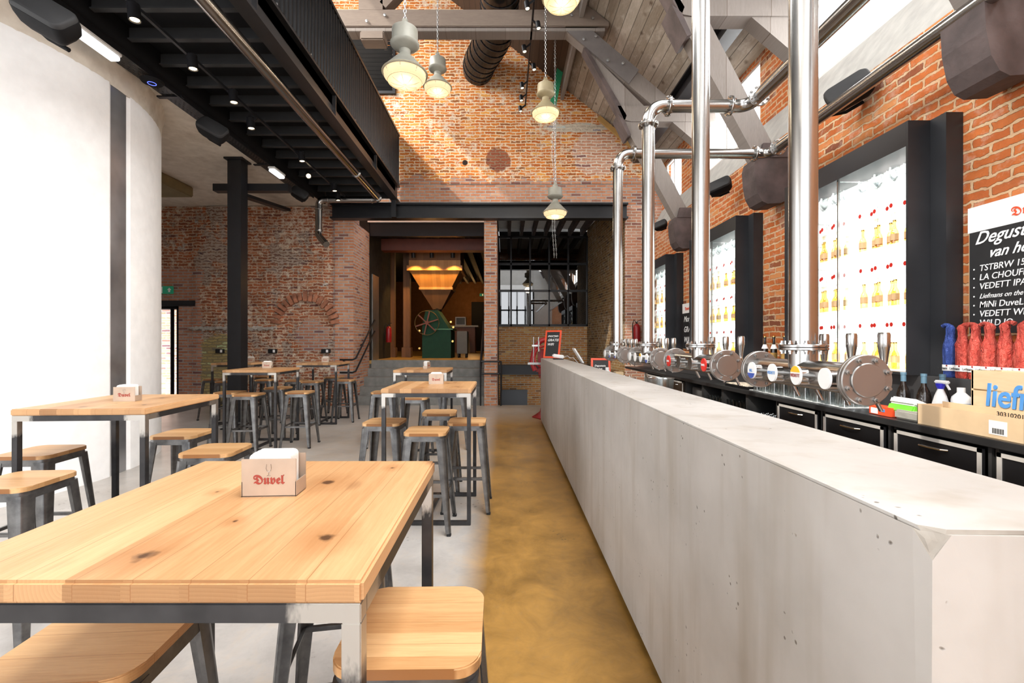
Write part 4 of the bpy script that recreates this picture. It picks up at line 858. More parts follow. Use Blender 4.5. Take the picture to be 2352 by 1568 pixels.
for i, (a, b_) in enumerate(WIN):
    t = empty('display_niche', (2.95, (a+b_)/2, 1.2), '%s backlit glass display niche in a black steel frame on the right wall' % nn[i], 'display niche', 'backlit display niches')
    f = MB(); f.box(3.08, 3.199, a-.12, a-.001, 1.182, 3.03).box(2.92, 3.199, a, a+.018, 1.182, 3.03).box(2.92, 3.199, b_-.018, b_, 1.182, 3.03).box(2.92, 3.199, a+.0185, b_-.0185, 2.85, 3.03).box(2.92, 3.199, a+.0185, b_-.0185, 1.182, 1.20)
    f.box(3.08, 3.199, b_+.001, b_+.12, 1.182, 3.03).box(2.92, 2.95, b_-.06, b_-.0185, 1.2, 2.85); f.build('frame', M_NICHE, t)
    f = MB(); f.box(3.22, 3.60, a+.02, a+.03, 1.2, 2.97).box(3.22, 3.60, b_-.03, b_-.02, 1.2, 2.97).box(3.02, 3.60, a+.02, b_-.02, 2.87, 2.88).box(3.0, 3.60, a+.02, b_-.02, 1.2, 1.21); f.build('lining', M_WHITE, t)
    MB().box(3.40, 3.41, a+.03, b_-.03, 1.21, 2.85).build('light_panel', M_LIT, t)
    for z in NICHE_SHELVES[1:]: MB().box(XS0, XS1+.06, a+.03, b_-.03, z-.010, z-.002).build('glass_shelf', M_CLEAR, t)
    MB().box(2.955, 3.30, (a+b_)/2-.004, (a+b_)/2+.004, 1.22, 2.84).build('glass_divider', M_CLEAR, t)
    pf = MB(); pf.box(2.94, 2.955, (a+b_)/2-.006, (a+b_)/2+.006, 1.2, 2.85).build('divider_post', M_INOX, t)
    n_ = (16, 12, 10)[i]
    for k, z in enumerate(NICHE_SHELVES):
        kind = (p_bot, p_tu, p_bot, p_tu, p_bot, p_tu, p_gl)[k]; rn = ['bottom', 'second', 'third', 'fourth', 'fifth', 'sixth', 'top'][k]
        what = {'amber_bottle': 'amber filled bottle', 'goblet': 'clear stemmed goblet', 'tumbler': 'clear glass with red badge'}[kind.name.split('.')[0]]
        for j in range(n_):
            y = a+.10+(b_-a-.2)*(j+.5)/n_+random.uniform(-.008, .008)
            if abs(y-(a+b_)/2) < .045: continue
            o = kind if kind.name not in used else copy_tree(kind); used.add(kind.name)
            tag(o, '%s on the %s shelf of the %s backlit niche' % (what, rn, nn[i]), 'bottle' if kind is p_bot else 'glass', 'things on the %s shelf of the %s niche' % (rn, nn[i]))
            o.location = (3.10+(.02 if j % 2 else -.02), y, z+.001 if k else z-.024)

# chalkboards
def wall_board(y0, y1, z0, z1, label, cat='chalkboard', header=.30):
    t = empty('wall_chalkboard', (3.18, (y0+y1)/2, z0), label, cat, 'chalkboard menus on the right wall')
    MB().box(3.165, 3.195, y0, y1, z0, z1).build('wooden_edge', mat('pale board edge', (.62, .40, .22), .6), t); MB().box(3.158, 3.1645, y0+.01, y1-.012, z0+.01, z1-.17).build('slate', M_BOARD, t)
    MB().box(3.158, 3.1645, y0+.0, y1-.0, z1-.17, z1-.0).build('header_strip', M_PAPER, t)
    return t
B = wall_board(2.40, 3.108, 1.47, 2.33, 'large chalkboard beer list on the right wall at the right edge'); yl = 3.05
letters(frak('Duvel'), .075, M_REDF, RIGHTW((3.155, 2.84, 2.205)), B, .001, 0, .0)
T_ = lambda s_, sz, y, z, sh=.25, bo=.0002: letters(s_, sz, M_CHALK, RIGHTW((3.155, y, z)), B, .001, sh, bo, sx=.9)
T_('Degustatie', .115, 3.06, 2.075, .45, .0012); T_('van het', .095, 2.975, 1.975, .45, .0012)
for k, s_ in enumerate(('TSTBRW 15', 'LA CHOUFFE', 'VEDETT IPA', 'Liefmans on the rocks', 'MiNi DuveL', 'VEDETT WHITE', 'WiLD JO')): T_('•', .04, 3.07, 1.895-k*.0605, 0); T_(s_, .058 if k != 3 else .044, 3.03, 1.893-k*.0605, .15 if k != 3 else .4)
B = wall_board(7.60, 8.12, 1.30, 2.10, 'small chalkboard on the right wall between two niches'); letters(frak('Duvel'), .08, M_REDF, RIGHTW((3.155, 8.0, 1.98)), B, .001)
T2 = lambda s_, sz, y, z: letters(s_, sz, M_CHALK, RIGHTW((3.155, y, z)), B, .001, .3, .002)
T2('Morgen', .14, 8.05, 1.78); T2('GRATIS', .14, 8.05, 1.60); T2('WATER', .14, 8.05, 1.42)

# dark bottles on the ledge
b = MB(); bottle_mesh(b, .30, .034); db = tag(b.build('beer_bottle', M_BROWNB, smooth=True), 'dark beer bottle with gold cap on the ledge left of the nearest niche', 'bottle', 'dark bottles on the ledge between niches')
MB().cyl((0, 0, .30), (0, 0, .312), .017, seg=12).build('cap', M_BRASS, db); MB().lathe([(.019, .215), (.0355, .17), (.0358, .165), (.019, .2145)], seg=14, close=False).build('neck_label', M_PAPER, db); MB().lathe([(.0345, .05), (.0348, .051), (.0348, .12), (.0345, .121)], seg=16, close=False).build('front_label', mat('dark gold label', (.35, .2, .05), .5), db)
for i, y in enumerate((5.40, 5.22, 5.02, 4.92, 5.12)):
    o = db if i == 0 else copy_tree(db); o.location = (3.08 if i < 4 else 3.15, y, 1.181)
# wrapped bottles
def wrapped(x, y, m, label, tilt):
    t = empty('wrapped_bottle', (x, y, 1.181), label, 'wrapped bottle', 'paper wrapped bottles on the ledge'); b = MB(); seg = 28
    prof = [(.032, 0), (.035, .01), (.035, .19), (.036, .225), (.024, .27), (.021, .31), (.024, .335), (.018, .35), (.010, .357), (.004, .36)]
    rings = []
    for r, z in prof:
        rings.append([b.bm.verts.new((x+(r+.005*math.sin(7*2*PI*k/seg+z*40+x*9)*(1 if z > .02 else .3))*math.cos(2*PI*k/seg), y+(r+.006*math.sin(4*2*PI*k/seg+z*60+y*30)*(1 if z > .02 else .3))*math.sin(2*PI*k/seg), 1.181+z)) for k in range(seg)])
    for a_, c_ in zip(rings, rings[1:]):
        for k in range(seg): b.bm.faces.new([a_[k], a_[(k+1) % seg], c_[(k+1) % seg], c_[k]])
    b.bm.faces.new(rings[0][::-1]); b.bm.faces.new(rings[-1]); b.build('paper_wrap', m, t, smooth=True, ang=60)
    q = Vector((x, y, 1.181+.345)); b = MB(); b.tube([q, q+Vector((0, tilt*.012, .012)), q+Vector((0, tilt*.035, .016)), q+Vector((0, tilt*.052, .006))], [.014, .013, .012, .014], 10); b.build('twisted_end', m, t, smooth=True)
    lb = MB().lathe([(.0408, .045), (.041, .046), (.041, .085), (.0408, .086)], (x, y, 1.181), None, 28, close=False).build('paper_label', M_PAPER, t, smooth=True)
    letters('Liefmans', .024, M_BOARD, RIGHTW((x-.0438, y+.045, 1.181+.055)), lb, .0005, 0, .0003, sx=.8)
    MB().lathe([(0, 0), (.006, .001), (0, .002)], (x-.044, y-.02, 1.181+.08), Matrix.Rotation(-PI/2, 3, 'Y'), 12).build('cherry_mark', M_RED, lb)
M_WR = m_paper_wrap('crumpled red paper', (.52, .045, .03), (.74, .13, .09)); M_WB = m_paper_wrap('crumpled blue paper', (.03, .06, .28), (.06, .13, .48))
wrapped(3.06, 3.13, M_WB, 'blue paper wrapped bottle at the left end of the row', 1)
for i, (y, l) in enumerate(((3.045, 'first'), (2.96, 'second'), (2.875, 'third'), (2.785, 'fourth'), (2.69, 'fifth'))): wrapped(3.06, y, M_WR, 'red paper wrapped bottle, %s red one from the left' % l, (-1, 1, 1, -1, -1)[i])
# crate
cr = empty('wooden_crate', (2.88, 2.45, .9), 'pale wooden crate with blue lettering behind the cardboard tray', 'crate'); M_PALE = wood_mat('pale crate wood', (.58, .42, .24), (.72, .57, .36), 'x', .3, knots=False)
b = MB()
for z in (.90, 1.02, 1.14): b.box(2.80, 2.812, 2.05, 2.735, z+.003, z+.115, .002)
b.box(2.80, 2.985, 2.723, 2.735, .90, 1.253).box(2.97, 2.985, 2.05, 2.735, .90, 1.253).box(2.812, 2.97, 2.06, 2.72, .905, .915); b.build('boards', wood_mat('pale crate boards', (.58, .44, .27), (.74, .60, .41), 'y', .12, knots=False), cr)
letters('liefmans', .185, M_BLUE, RIGHTW((2.798, 2.655, 1.055)), cr, .003, .1, .003, sx=.8)
# tray
tr_ = empty('cardboard_tray', (2.75, 2.6, .9), 'shallow open cardboard tray with a barcode sticker on the worktop', 'cardboard box'); b = MB()
b.box(2.625, 2.629, 2.30, 2.90, .902, 1.03).box(2.785, 2.789, 2.30, 2.90, .902, 1.045).box(2.625, 2.789, 2.30, 2.304, .902, 1.03).box(2.625, 2.789, 2.896, 2.90, .902, 1.03).box(2.625, 2.789, 2.30, 2.90, .901, .905)
b.build('box_walls', M_CARD, tr_); stk_ = MB().box(2.6235, 2.6248, 2.38, 2.47, .925, 1.0).build('sticker', M_PAPER, tr_); b = MB()
for k in range(14): b.box(2.6226, 2.6234, 2.395+k*.0042, 2.395+k*.0042+(.002 if k % 3 else .003), .932, .96)
b.build('barcode', M_BOARD, stk_); letters('30310201', .035, M_BOARD, RIGHTW((2.7845, 2.58, 1.005)), tr_, .0004, 0, .0005)
# spray bottle
sb = empty('spray_bottle', (2.84, 3.0, .9), 'white spray bottle with blue and white trigger head', 'spray bottle'); x, y = 2.85, 2.98
MB().lathe([(0, 0), (.038, 0), (.042, .01), (.042, .12), (.03, .17), (.016, .21), (.014, .225), (0, .226)], (x, y, .901), None, 24).build('bottle', M_WHITE, sb, smooth=True)
MB().lathe([(.017, .215), (.024, .235), (.026, .25), (0, .25)], (x, y, .901), None, 20).build('collar', mat('blue plastic', (.03, .03, .5), .3), sb, smooth=True)
MB().box(x-.014, x+.014, y-.055, y+.035, 1.15, 1.172, .006).bar((x, y-.04, 1.15), (x, y-.062, 1.115), .01, .008).build('trigger_head', M_WHITE, sb)
MB().lathe([(.0425, .03), (.0428, .031), (.0428, .08), (.0425, .081)], (x, y, .901), None, 24, close=False).build('paper_label', mat('blue grey label', (.45, .42, .6), .5), sb)
cb = empty('cleaner_bottle', (2.92, 2.90, .9), 'squat white cleaning bottle with screw cap and blue label', 'bottle'); x, y = 2.92, 2.915
MB().lathe([(0, 0), (.045, 0), (.05, .008), (.05, .15), (.045, .17), (.022, .195), (.02, .2), (0, .2)], (x, y, .901), None, 28).build('bottle', M_WHITE, cb, smooth=True); MB().lathe([(.021, .2), (.021, .228), (0, .229)], (x, y, .901), None, 20).build('cap', M_WHITE, cb, smooth=True); MB().lathe([(.0503, .03), (.0506, .031), (.0506, .13), (.0503, .131)], (x, y, .901), None, 24, close=False).build('paper_label', mat('blue label', (.12, .25, .5), .5), cb)
# wine bottles on counter
for i, (y, l) in enumerate(((3.27, 'left of the green packet'), (3.11, 'just left of the spray bottle'), (3.05, 'hidden behind the spray bottle'))):
    t = empty('wine_bottle', (2.88, y, .9), 'dark bottle with grey blue foil cap, '+l, 'bottle', 'foil capped dark bottles'); x = 2.86 if i < 2 else 2.93
    MB().lathe([(0, 0), (.038, 0), (.04, .01), (.04, .15), (.03, .19), (.015, .225), (.014, .29), (0, .291)], (x, y, .901), None, 24).build('glass_body', M_BROWNB, t, smooth=True); MB().lathe([(.0165, .24), (.0160, .285), (.018, .287), (.018, .305), (0, .306)], (x, y, .901), None, 20).build('foil_cap', mat('grey blue foil', (.10, .19, .26), .35), t, smooth=True)
# packet, paper tray, red box, mats
pk = MB(); R = Matrix.Rotation(math.radians(22), 3, 'Y'); pk.obox((2.76, 3.10, 1.0), (.13, .20, .05), R, .012); pk_ = tag(pk.build('napkin_packet', M_WHITE, smooth=True), 'white and green wrapped napkin packet leaning on the counter', 'packet')
MB().obox((2.71, 3.10, .965), (.05, .203, .056), R, .008).build('green_band', mat('green plastic', (.17, .62, .05), .4), pk_)
tag(MB().box(2.66, 2.76, 2.93, 3.12, .902, .965, .012).build('pulp_tray', mat('grey pulp card', (.36, .35, .31), .9, bump=.4)), 'grey moulded pulp tray beside the cardboard tray', 'tray')
rb_ = tag(MB().box(2.66, 2.75, 3.14, 3.33, .902, .965, .003).build('red_carton', M_REDF), 'small red carton with white panel on the back worktop', 'carton'); MB().box(2.657, 2.6595, 3.25, 3.31, .91, .95).build('printed_panel', M_PAPER, rb_); MB().box(2.657, 2.6595, 3.19, 3.22, .93, .95).build('blue_mark', M_BLUE, rb_)
for k in range(3): tag(MB().box(2.65, 2.86, 4.98+.01*k, 5.5-.02*k, .902+.014*k, .915+.014*k, .003).build('bar_mat', [M_BLACKM, M_BLACKM, mat('patterned bar mat', (.62, .55, .45), .6, 0, .6, 30)][k]), ['lowest', 'middle', 'topmost, patterned'][k]+' flat bar mat in the stack on the back worktop', 'bar mat', 'stacked bar mats')
# objects on inner worktop and bar end
ib = empty('ice_bucket', (1.25, 3.7, .9), 'clear plastic ice bucket with a scoop behind the bar top', 'bucket'); MB().lathe([(0, .0), (.095, 0), (.115, .225), (.12, .23), (.11, .225), (.09, .01), (0, .01)], (1.25, 3.7, .901), None, 28, close=False).build('bucket_body', glassy('frosted plastic', (.80, .83, .83), .15, .2), ib, smooth=True)
MB().bar((1.20, 3.68, .98), (1.13, 3.66, 1.17), .02, .012).build('scoop_handle', M_INOX, ib)
MB().lathe([(0, 0), (.08, 0), (.08, .02), (0, .03)], (1.25, 3.7, .92), None, 16).build('ice', mat('ice cubes', (.7, .73, .75), .2, bump=.8, scale=20), ib)
def frame_board(c, w_, h_, yaw, lean, label, lines, sz):
    t = empty('framed_chalkboard', c, label, 'chalkboard', 'red framed chalkboards'); T = Matrix.Translation(c) @ Matrix.Rotation(yaw, 4, 'Z') @ Matrix.Rotation(lean, 4, 'X')
    b = MB(); f_ = .03
    for q in ((-w_/2, w_/2, 0, f_), (-w_/2, w_/2, h_-f_, h_), (-w_/2, -w_/2+f_, f_, h_-f_), (w_/2-f_, w_/2, f_, h_-f_)): b.box(q[0], q[1], -.012, .012, q[2], q[3], .003, T)
    b.build('frame', M_REDF, t); MB().box(-w_/2+f_-.004, w_/2-f_+.004, -.004, .008, f_-.004, h_-f_+.004, 0, T).build('slate', M_BOARD, t)
    for k, s_ in enumerate(lines): letters(s_, sz, M_CHALK, T @ FRONT((-w_/2+.05, -.006, h_-f_-.09-k*sz*1.25)), t, .0008, .3, .001)
    MB().box(-.02, .02, .01, .10, 0, .012, 0, T).build('easel_foot', M_BLACK, t)
frame_board((.80, 7.95, 1.145), .30, .50, math.radians(-28), math.radians(-14), 'red framed chalkboard standing at the far end of the bar', ('morgen', 'GRATIS', 'WiFi'), .062)
frame_board((1.33, 6.35, .905), .27, .30, math.radians(-10), math.radians(-14), 'small red framed chalkboard low behind the far bar', ('Degustatie', 'van het', 'huis'), .035)
tm_ = empty('card_terminal', (.85, 7.45, 1.141), 'white card terminal on the far end of the bar', 'card terminal'); MB().box(.78, .95, 7.38, 7.52, 1.1425, 1.155, .003).build('base', M_BLACK, tm_); MB().obox((.86, 7.42, 1.195), (.19, .12, .055), Matrix.Rotation(math.radians(8), 3, 'Y'), .015).build('body', M_WHITE, tm_, smooth=True)
b = MB(); b.tube([(.96, 7.42, 1.18), (1.0, 7.35, 1.2), (1.03, 7.2, 1.17), (1.06, 7.1, 1.18), (1.12, 7.0, 1.10), (1.2, 6.95, .93)], .004, 6); b.build('cable', M_WHITE, tm_)
cr_ = empty('cash_register', (1.2, 6.9, .9), 'white touch screen till facing the staff side behind the bar', 'till'); MB().box(1.08, 1.30, 6.8, 7.05, .901, 1.02, .01).build('base', M_WHITE, cr_); MB().obox((1.10, 6.9, 1.22), (.02, .22, .26), Matrix.Rotation(math.radians(-32), 3, 'Y'), .006).build('screen', M_WHITE, cr_); MB().bar((1.17, 6.92, 1.0), (1.15, 6.92, 1.2), .05, .03).build('stand', M_INOX, cr_)
mgt = empty('detergent_bottle', (1.10, 4.6, .9), 'white squat bottle behind the bar top by the farthest tap tower', 'bottle'); MB().lathe([(0, 0), (.05, 0), (.05, .15), (.02, .19), (.02, .22), (0, .22)], (1.10, 4.92, .93), None, 20).build('body', M_WHITE, mgt, smooth=True)
mb2 = tag(MB().box(1.12, 1.20, 4.62, 4.72, .902, 1.12, .003).build('wooden_card_box', M_PALE), 'small pale wooden card box behind the bar top', 'box')
sg = tag(tumbler_mesh(.028, .034, .10).build('shot_glass', M_CLEAR, smooth=True), 'lone clear glass just behind the bar top left of the ice bucket', 'glass'); sg.location = (1.18, 4.42, 1.0)
tag(MB().box(1.12, 1.26, 4.34, 4.50, .901, .999, .004).build('steel_tray', M_INOX), 'low steel box under the lone glass behind the bar', 'box')

# meat slicer
ms_ = empty('meat_slicer', (.62, 8.6, 0), 'dark red antique flywheel meat slicer on a pedestal past the bar end', 'meat slicer')
b = MB(); b.lathe([(0, 0), (.26, 0), (.27, .02), (.20, .06), (.12, .12), (.09, .25), (.08, .5), (.10, .72), (.16, .80), (0, .82)], (.72, 8.6, 0), None, 6); b.build('pedestal', M_RED, ms_, smooth=True, ang=50)
b = MB(); b.box(.52, .95, 8.45, 8.75, .82, .98, .05).box(.56, .80, 8.48, 8.66, .95, 1.30, .05); b.tube([(.50, 8.45, .9), (.44, 8.45, 1.05), (.50, 8.45, 1.32), (.60, 8.45, 1.45), (.72, 8.45, 1.48)], .05, 12); b.build('body', M_RED, ms_, smooth=True, ang=50)
MB().lathe([(.20, -.02), (.22, -.01), (.22, .01), (.20, .02), (.18, .01), (.18, -.01), (.20, -.02)], (.68, 8.40, 1.15), Matrix.Rotation(PI/2, 3, 'X'), 32, close=False).build('flywheel', M_RED, ms_, smooth=True)
b = MB(); b.cyl((.47, 8.4, 1.0), (.47, 8.4, 1.52), .014, seg=10).cyl((.56, 8.38, 1.25), (.56, 8.38, 1.52), .014, seg=10).bar((.36, 8.4, 1.03), (.60, 8.4, 1.03), .05, .04).bar((.44, 8.4, 1.36), (.58, 8.4, 1.36), .04, .03); b.build('carriage', M_INOX, ms_)

for ch in ms_.children: ch.location.x += .05

# fire extinguishers
def extinguisher(x, y, z, label):
    t = empty('fire_extinguisher', (x, y, z), label, 'fire extinguisher', 'red fire extinguishers'); MB().lathe([(0, 0), (.07, 0), (.078, .02), (.078, .36), (.06, .42), (.025, .45), (0, .45)], (x, y, z), None, 24).build('cylinder', M_RED, t, smooth=True)
    MB().cyl((x, y, z+.44), (x, y, z+.49), .02, seg=10).bar((x, y-.02, z+.50), (x+.09, y-.03, z+.54), .025, .012).build('valve', M_BLACK, t); MB().tube([(x-.02, y-.02, z+.47), (x-.07, y-.03, z+.54), (x-.10, y-.03, z+.44), (x-.095, y-.03, z+.1)], .01, 8).build('hose', M_RUBBER, t)
    MB().box(x-.04, x+.04, y+.07, y+.1, z+.1, z+.3).build('wall_bracket', M_BLACK, t)
extinguisher(2.90, 10.05, 1.38, 'red fire extinguisher on the far right wall behind the pipes'); 

# ================================================================ TABLES AND STOOLS
TH = 1.06
def make_table():
    t = empty('tall_table', (0, 0, 0), 'x', 'high table', 'square oak high tables'); s_ = .35
    MB().box(-s_, s_, -s_, s_, TH-.035, TH, .005).build('tabletop', M_OAK, t)
    b = MB(); q = s_-.004; w_ = .03
    for yy in (-q, q-w_): b.box(-q, q, yy, yy+w_, TH-.066, TH-.036, .0015)
    for xx in (-q, q-w_): b.box(xx, xx+w_, -q+w_, q-w_, TH-.066, TH-.036, .0015)
    b.build('top_frame', M_FRAME, t)
    for sx in (-1, 1):
        for sy in (-1, 1):
            x_, y_ = (q-w_/2)*sx, (q-w_/2)*sy; MB().box(x_-w_/2, x_+w_/2, y_-w_/2, y_+w_/2, .004, TH-.066, .0015).build('leg', M_FRAME, t)
    b = MB()
    for yy in (-q, q-w_): b.box(-q+w_, q-w_, yy, yy+w_, .004, .034, .0015)
    b.box(-w_/2, w_/2, -q+w_, q-w_, .004, .034, .0015); b.build('foot_rail', M_FRAME, t)
    return t
proto_t = make_table()
TABLES = [(-.565, 1.035, 0, 'nearest square oak high table, filling the lower left foreground'),
          (-2.33, 2.81, 3, 'square oak high table left of the nearest one, in front of the white silo'),
          (-.615, 3.87, 0, 'square oak high table beside the bar, middle of the central row'),
          (-1.11, 6.25, 0, 'small looking oak high table in front of the grey steps'),
          (-3.335, 6.26, 1, 'oak high table just in front of the black column'),
          (-3.27, 8.2, 1, 'oak high table against the brick pier by the stair handrail'),
          (-4.77, 8.25, 0, 'oak high table half hidden behind the black column')]
TO = []
for i, (x, y, r, l) in enumerate(TABLES):
    o = proto_t if i == 0 else copy_tree(proto_t); o.location = (x, y, 0); o.rotation_euler = (0, 0, math.radians(r)); o['label'] = l; TO.append(o)

SH = .744
def make_stool():
    t = empty('bar_stool', (0, 0, 0), 'x', 'bar stool', 'steel bar stools with oak seats'); P = rrect(.32, .32, .055, 7)
    b = MB(); b.prism(P, lambda p: Vector((p[0], p[1], SH-.022)), lambda p: Vector((p[0], p[1], SH)))
    es2 = [e for e in b.bm.edges if all(v.co.z > SH-.001 for v in e.verts) and len(e.link_faces) == 2]; bmesh.ops.bevel(b.bm, geom=es2, offset=.003, segments=2, affect='EDGES'); b.build('seat', M_SEAT, t, smooth=True, ang=30)
    b = MB(); P2 = rrect(.306, .306, .05, 7); n_ = len(P2)
    rr = [[b.bm.verts.new((p[0]*k, p[1]*k, z)) for p in P2] for k, z in ((1, SH-.0225), (1.018, SH-.062), (.99, SH-.062), (.975, SH-.0225))]
    for a_, c_ in zip(rr, rr[1:]):
        for k in range(n_): b.bm.faces.new([a_[k], a_[(k+1) % n_], c_[(k+1) % n_], c_[k]])
    b.bm.faces.new(rr[3]); b.build('apron', M_STOOL, t, smooth=True, ang=30)
    top, bot_ = .156, .205
    sec = lambda w_: [(-w_, 0), (-.45*w_, -.01*w_), (-.2*w_, -.07*w_), (-.07*w_, -.2*w_), (-.01*w_, -.45*w_), (0, -w_), (-.22*w_, -w_), (-.28*w_, -.5*w_), (-.5*w_, -.28*w_), (-w_, -.22*w_)]
    for sx in (-1, 1):
        for sy in (-1, 1):
            b = MB(); a_ = sec(.068); c_ = sec(.036)
            va = [b.bm.verts.new((sx*(top+p[0]), sy*(top+p[1]), SH-.04)) for p in a_]; vb = [b.bm.verts.new((sx*(bot_+p[0]), sy*(bot_+p[1]), .018)) for p in c_]; n_ = len(va)
            for k in range(n_): b.bm.faces.new([va[k], va[(k+1) % n_], vb[(k+1) % n_], vb[k]])
            b.bm.faces.new(va); b.bm.faces.new(vb); lg = b.build('leg', M_STOOL, t, smooth=True, ang=45)
            MB().box(min(sx*(bot_+.002), sx*(bot_-.03)), max(sx*(bot_+.002), sx*(bot_-.03)), min(sy*(bot_+.002), sy*(bot_-.03)), max(sy*(bot_+.002), sy*(bot_-.03)), 0, .02, .003).build('rubber_foot', M_RUBBER, lg)
    zz_ = .285; rr_ = top+(bot_-top)*(SH-zz_)/SH-.016
    for k in range(4):
        M4 = Matrix.Rotation(PI/2*k, 4, 'Z'); b = MB(); b.box(-rr_, rr_, -rr_-.004, -rr_+.004, zz_-.012, zz_+.012, .002, M4).box(-rr_, rr_, -rr_-.004, -rr_+.012, zz_+.008, zz_+.012, 0, M4); b.build('stretcher', M_STOOL, t)
    return t
proto_s = make_stool()
STOOLS = [(-.215, 1.10, 1, 'bar stool tucked under the right side of the nearest table'),
 (-.93, 1.06, 4, 'bar stool in the bottom left corner under the nearest table'),
 (-.60, 1.66, 10, 'bar stool behind the nearest table, only its legs showing under the rail'),
 (-.606, 3.53, 0, 'bar stool nearest the camera at the central table beside the bar'),
 (-1.04, 3.93, -2, 'bar stool at the left side of the central table beside the bar'),
 (-.33, 3.95, 0, 'bar stool on the bar side of the central table'),
 (-.64, 4.45, 2, 'bar stool behind the central table beside the bar'),
 (-1.67, 6.27, 2, 'bar stool left of the table in front of the grey steps'),
 (-1.12, 5.66, 0, 'bar stool at the near side of the table in front of the steps'),
 (-.70, 6.19, 3, 'bar stool at the right side of the table in front of the steps'),
 (-1.10, 6.90, 0, 'bar stool between the small table and the grey steps'),
 (-3.38, 6.0, 2, 'bar stool at the near side of the table by the black column'),
 (-3.78, 6.25, 0, 'bar stool at the left side of the table by the black column'),
 (-2.83, 6.27, 4, 'bar stool at the right side of the table by the black column'),
 (-3.43, 6.87, -2, 'bar stool at the far side of the table by the black column'),
 (-3.38, 7.96, 3, 'bar stool at the near side of the table by the brick pier'),
 (-3.76, 8.20, 0, 'bar stool at the left side of the table by the brick pier'),
 (-2.90, 8.25, 2, 'bar stool at the right side of the table by the brick pier'),
 (-3.36, 8.93, 0, 'bar stool at the wall side of the table by the brick pier'),
 (-5.40, 8.46, 0, 'leftmost bar stool at the table half hidden by the column'),
 (-4.86, 7.98, -3, 'bar stool just left of the black column, near side of its table'),
 (-4.38, 8.33, 4, 'bar stool just right of the black column at the hidden table'),
 (-4.80, 9.10, 0, 'bar stool by the wall behind the table half hidden by the column'),
 (-2.90, 2.85, 3, 'upper one of the two bar stools cut by the left edge'),
 (-2.40, 2.25, 3, 'lower one of the two bar stools cut by the left edge'),
 (-2.42, 3.42, 2, 'bar stool behind the table in front of the white silo'),
 (-1.84, 2.90, 3, 'bar stool at the right side of the table before the white silo')]
for i, (x, y, r, l) in enumerate(STOOLS):
    o = proto_s if i == 0 else copy_tree(proto_s); o.location = (x, y, 0); o.rotation_euler = (0, 0, math.radians(r)); o['label'] = l

# coaster holders
M_HOLD = mat('tan brushed metal', (.46, .36, .28), .38, .35, .12, 9)
def make_holder():
    t = empty('coaster_holder', (0, 0, 0), 'x', 'coaster holder', 'coaster holders on the high tables')
    b = MB(); b.box(-.0625, .0625, -.03, -.0275, 0, .088, .0008).box(-.0625, .0625, -.03, .03, 0, .0025).box(-.0625, -.060, -.03, .03, 0, .035).box(.060, .0625, -.03, .03, 0, .035).box(-.0625, .0625, .0275, .03, 0, .088, .0008); b.build('box', M_HOLD, t)
    b = MB()
    for k in range(9): b.prism([(p[0], p[1]+.052) for p in rrect(.094, .094, .012, 4)], lambda p, k=k: Vector((p[0], -.024+k*.0055, p[1]+(k % 3)*.0008-.0)), lambda p, k=k: Vector((p[0], -.0205+k*.0055, p[1]+(k % 3)*.0008)))
    b.build('coasters', M_PAPER, t); letters(frak('Duvel'), .028, M_MAROON, FRONT((0, -.0305, .030)), t, .0004, 0, .0005, align='CENTER')
    b = MB(); b.tube([(.008*a_, -.0308, .060+.016*c_) for a_, c_ in ((-.6, 1), (-.75, .4), (-.5, 0), (0, -.15), (.5, 0), (.75, .4), (.6, 1))], .0005, 5).tube([(0, -.0308, .0576), (0, -.0308, .050), (-.004, -.0308, .0495), (.004, -.0308, .0495)], .0005, 5); b.build('glass_outline', M_INOX, t)
    return t
hp = make_holder(); hl = ['tan coaster holder full of white coasters on the nearest table', 'coaster holder on the table in front of the white silo', 'coaster holder on the central table beside the bar', 'coaster holder seen end-on on the table before the steps', 'coaster holder on the table by the black column', 'coaster holder on the table by the brick pier', 'coaster holder peeping out right of the black column']
for i, (x, y, r) in enumerate(((-.553, 1.09, 3), (-2.325, 2.80, 5), (-.60, 3.95, 4), (-1.09, 6.3, 80), (-3.32, 6.35, 5), (-3.28, 8.3, 4), (-4.62, 8.25, 10))):
    o = hp if i == 0 else copy_tree(hp); o.location = (x, y, TH+.0005); o.rotation_euler = (0, 0, math.radians(r)); o['label'] = hl[i]

# ================================================================ STEPS, RAILS, MILL ROOM
b = MB()
for k in range(5): b.box(-3.384, -.477, 10.28+.3*k, 11.8, .194*k, .194*(k+1))
steps = tag(b.build('concrete_steps', M_STEP), 'five grey concrete steps up to the dark mill room', 'steps')
def rail(pts, name, parent, r=.02): return MB().tube(pts, r, 10).build(name, M_BLACK, parent, smooth=True)
hr = empty('handrail', (-3.3, 10, 1), 'black double handrail climbing beside the left brick pier', 'handrail')
for dz in (0, -.28): rail([(-3.62, 9.95, 1.04+dz), (-3.34, 9.93, 1.04+dz), (-3.29, 10.0, 1.07+dz), (-3.29, 11.45, 1.98+dz)], 'rail', hr)
MB().cyl((-3.55, 10.13, .98), (-3.55, 9.95, 1.02), .012, seg=8).cyl((-3.38, 10.6, 1.35), (-3.29, 10.6, 1.42), .012, seg=8).build('bracket', M_BLACK, hr)
hr = empty('handrail', (-.5, 10, 1), 'black double handrail wrapped round the foot of the middle pillar', 'handrail')
for dz in (0, -.27): rail([(-.55, 11.4, 1.95+dz), (-.55, 10.1, 1.02+dz), (-.53, 10.03, 1.0+dz), (-.14, 10.03, 1.0+dz), (-.10, 10.1, .99+dz), (-.10, 10.9, .55+dz)], 'rail', hr)
MB().cyl((-.55, 10.06, .02), (-.55, 10.06, 1.0), .018, seg=10).cyl((-.10, 10.06, .02), (-.10, 10.06, 1.0), .018, seg=10).build('post', M_BLACK, hr)
Z2 = .97
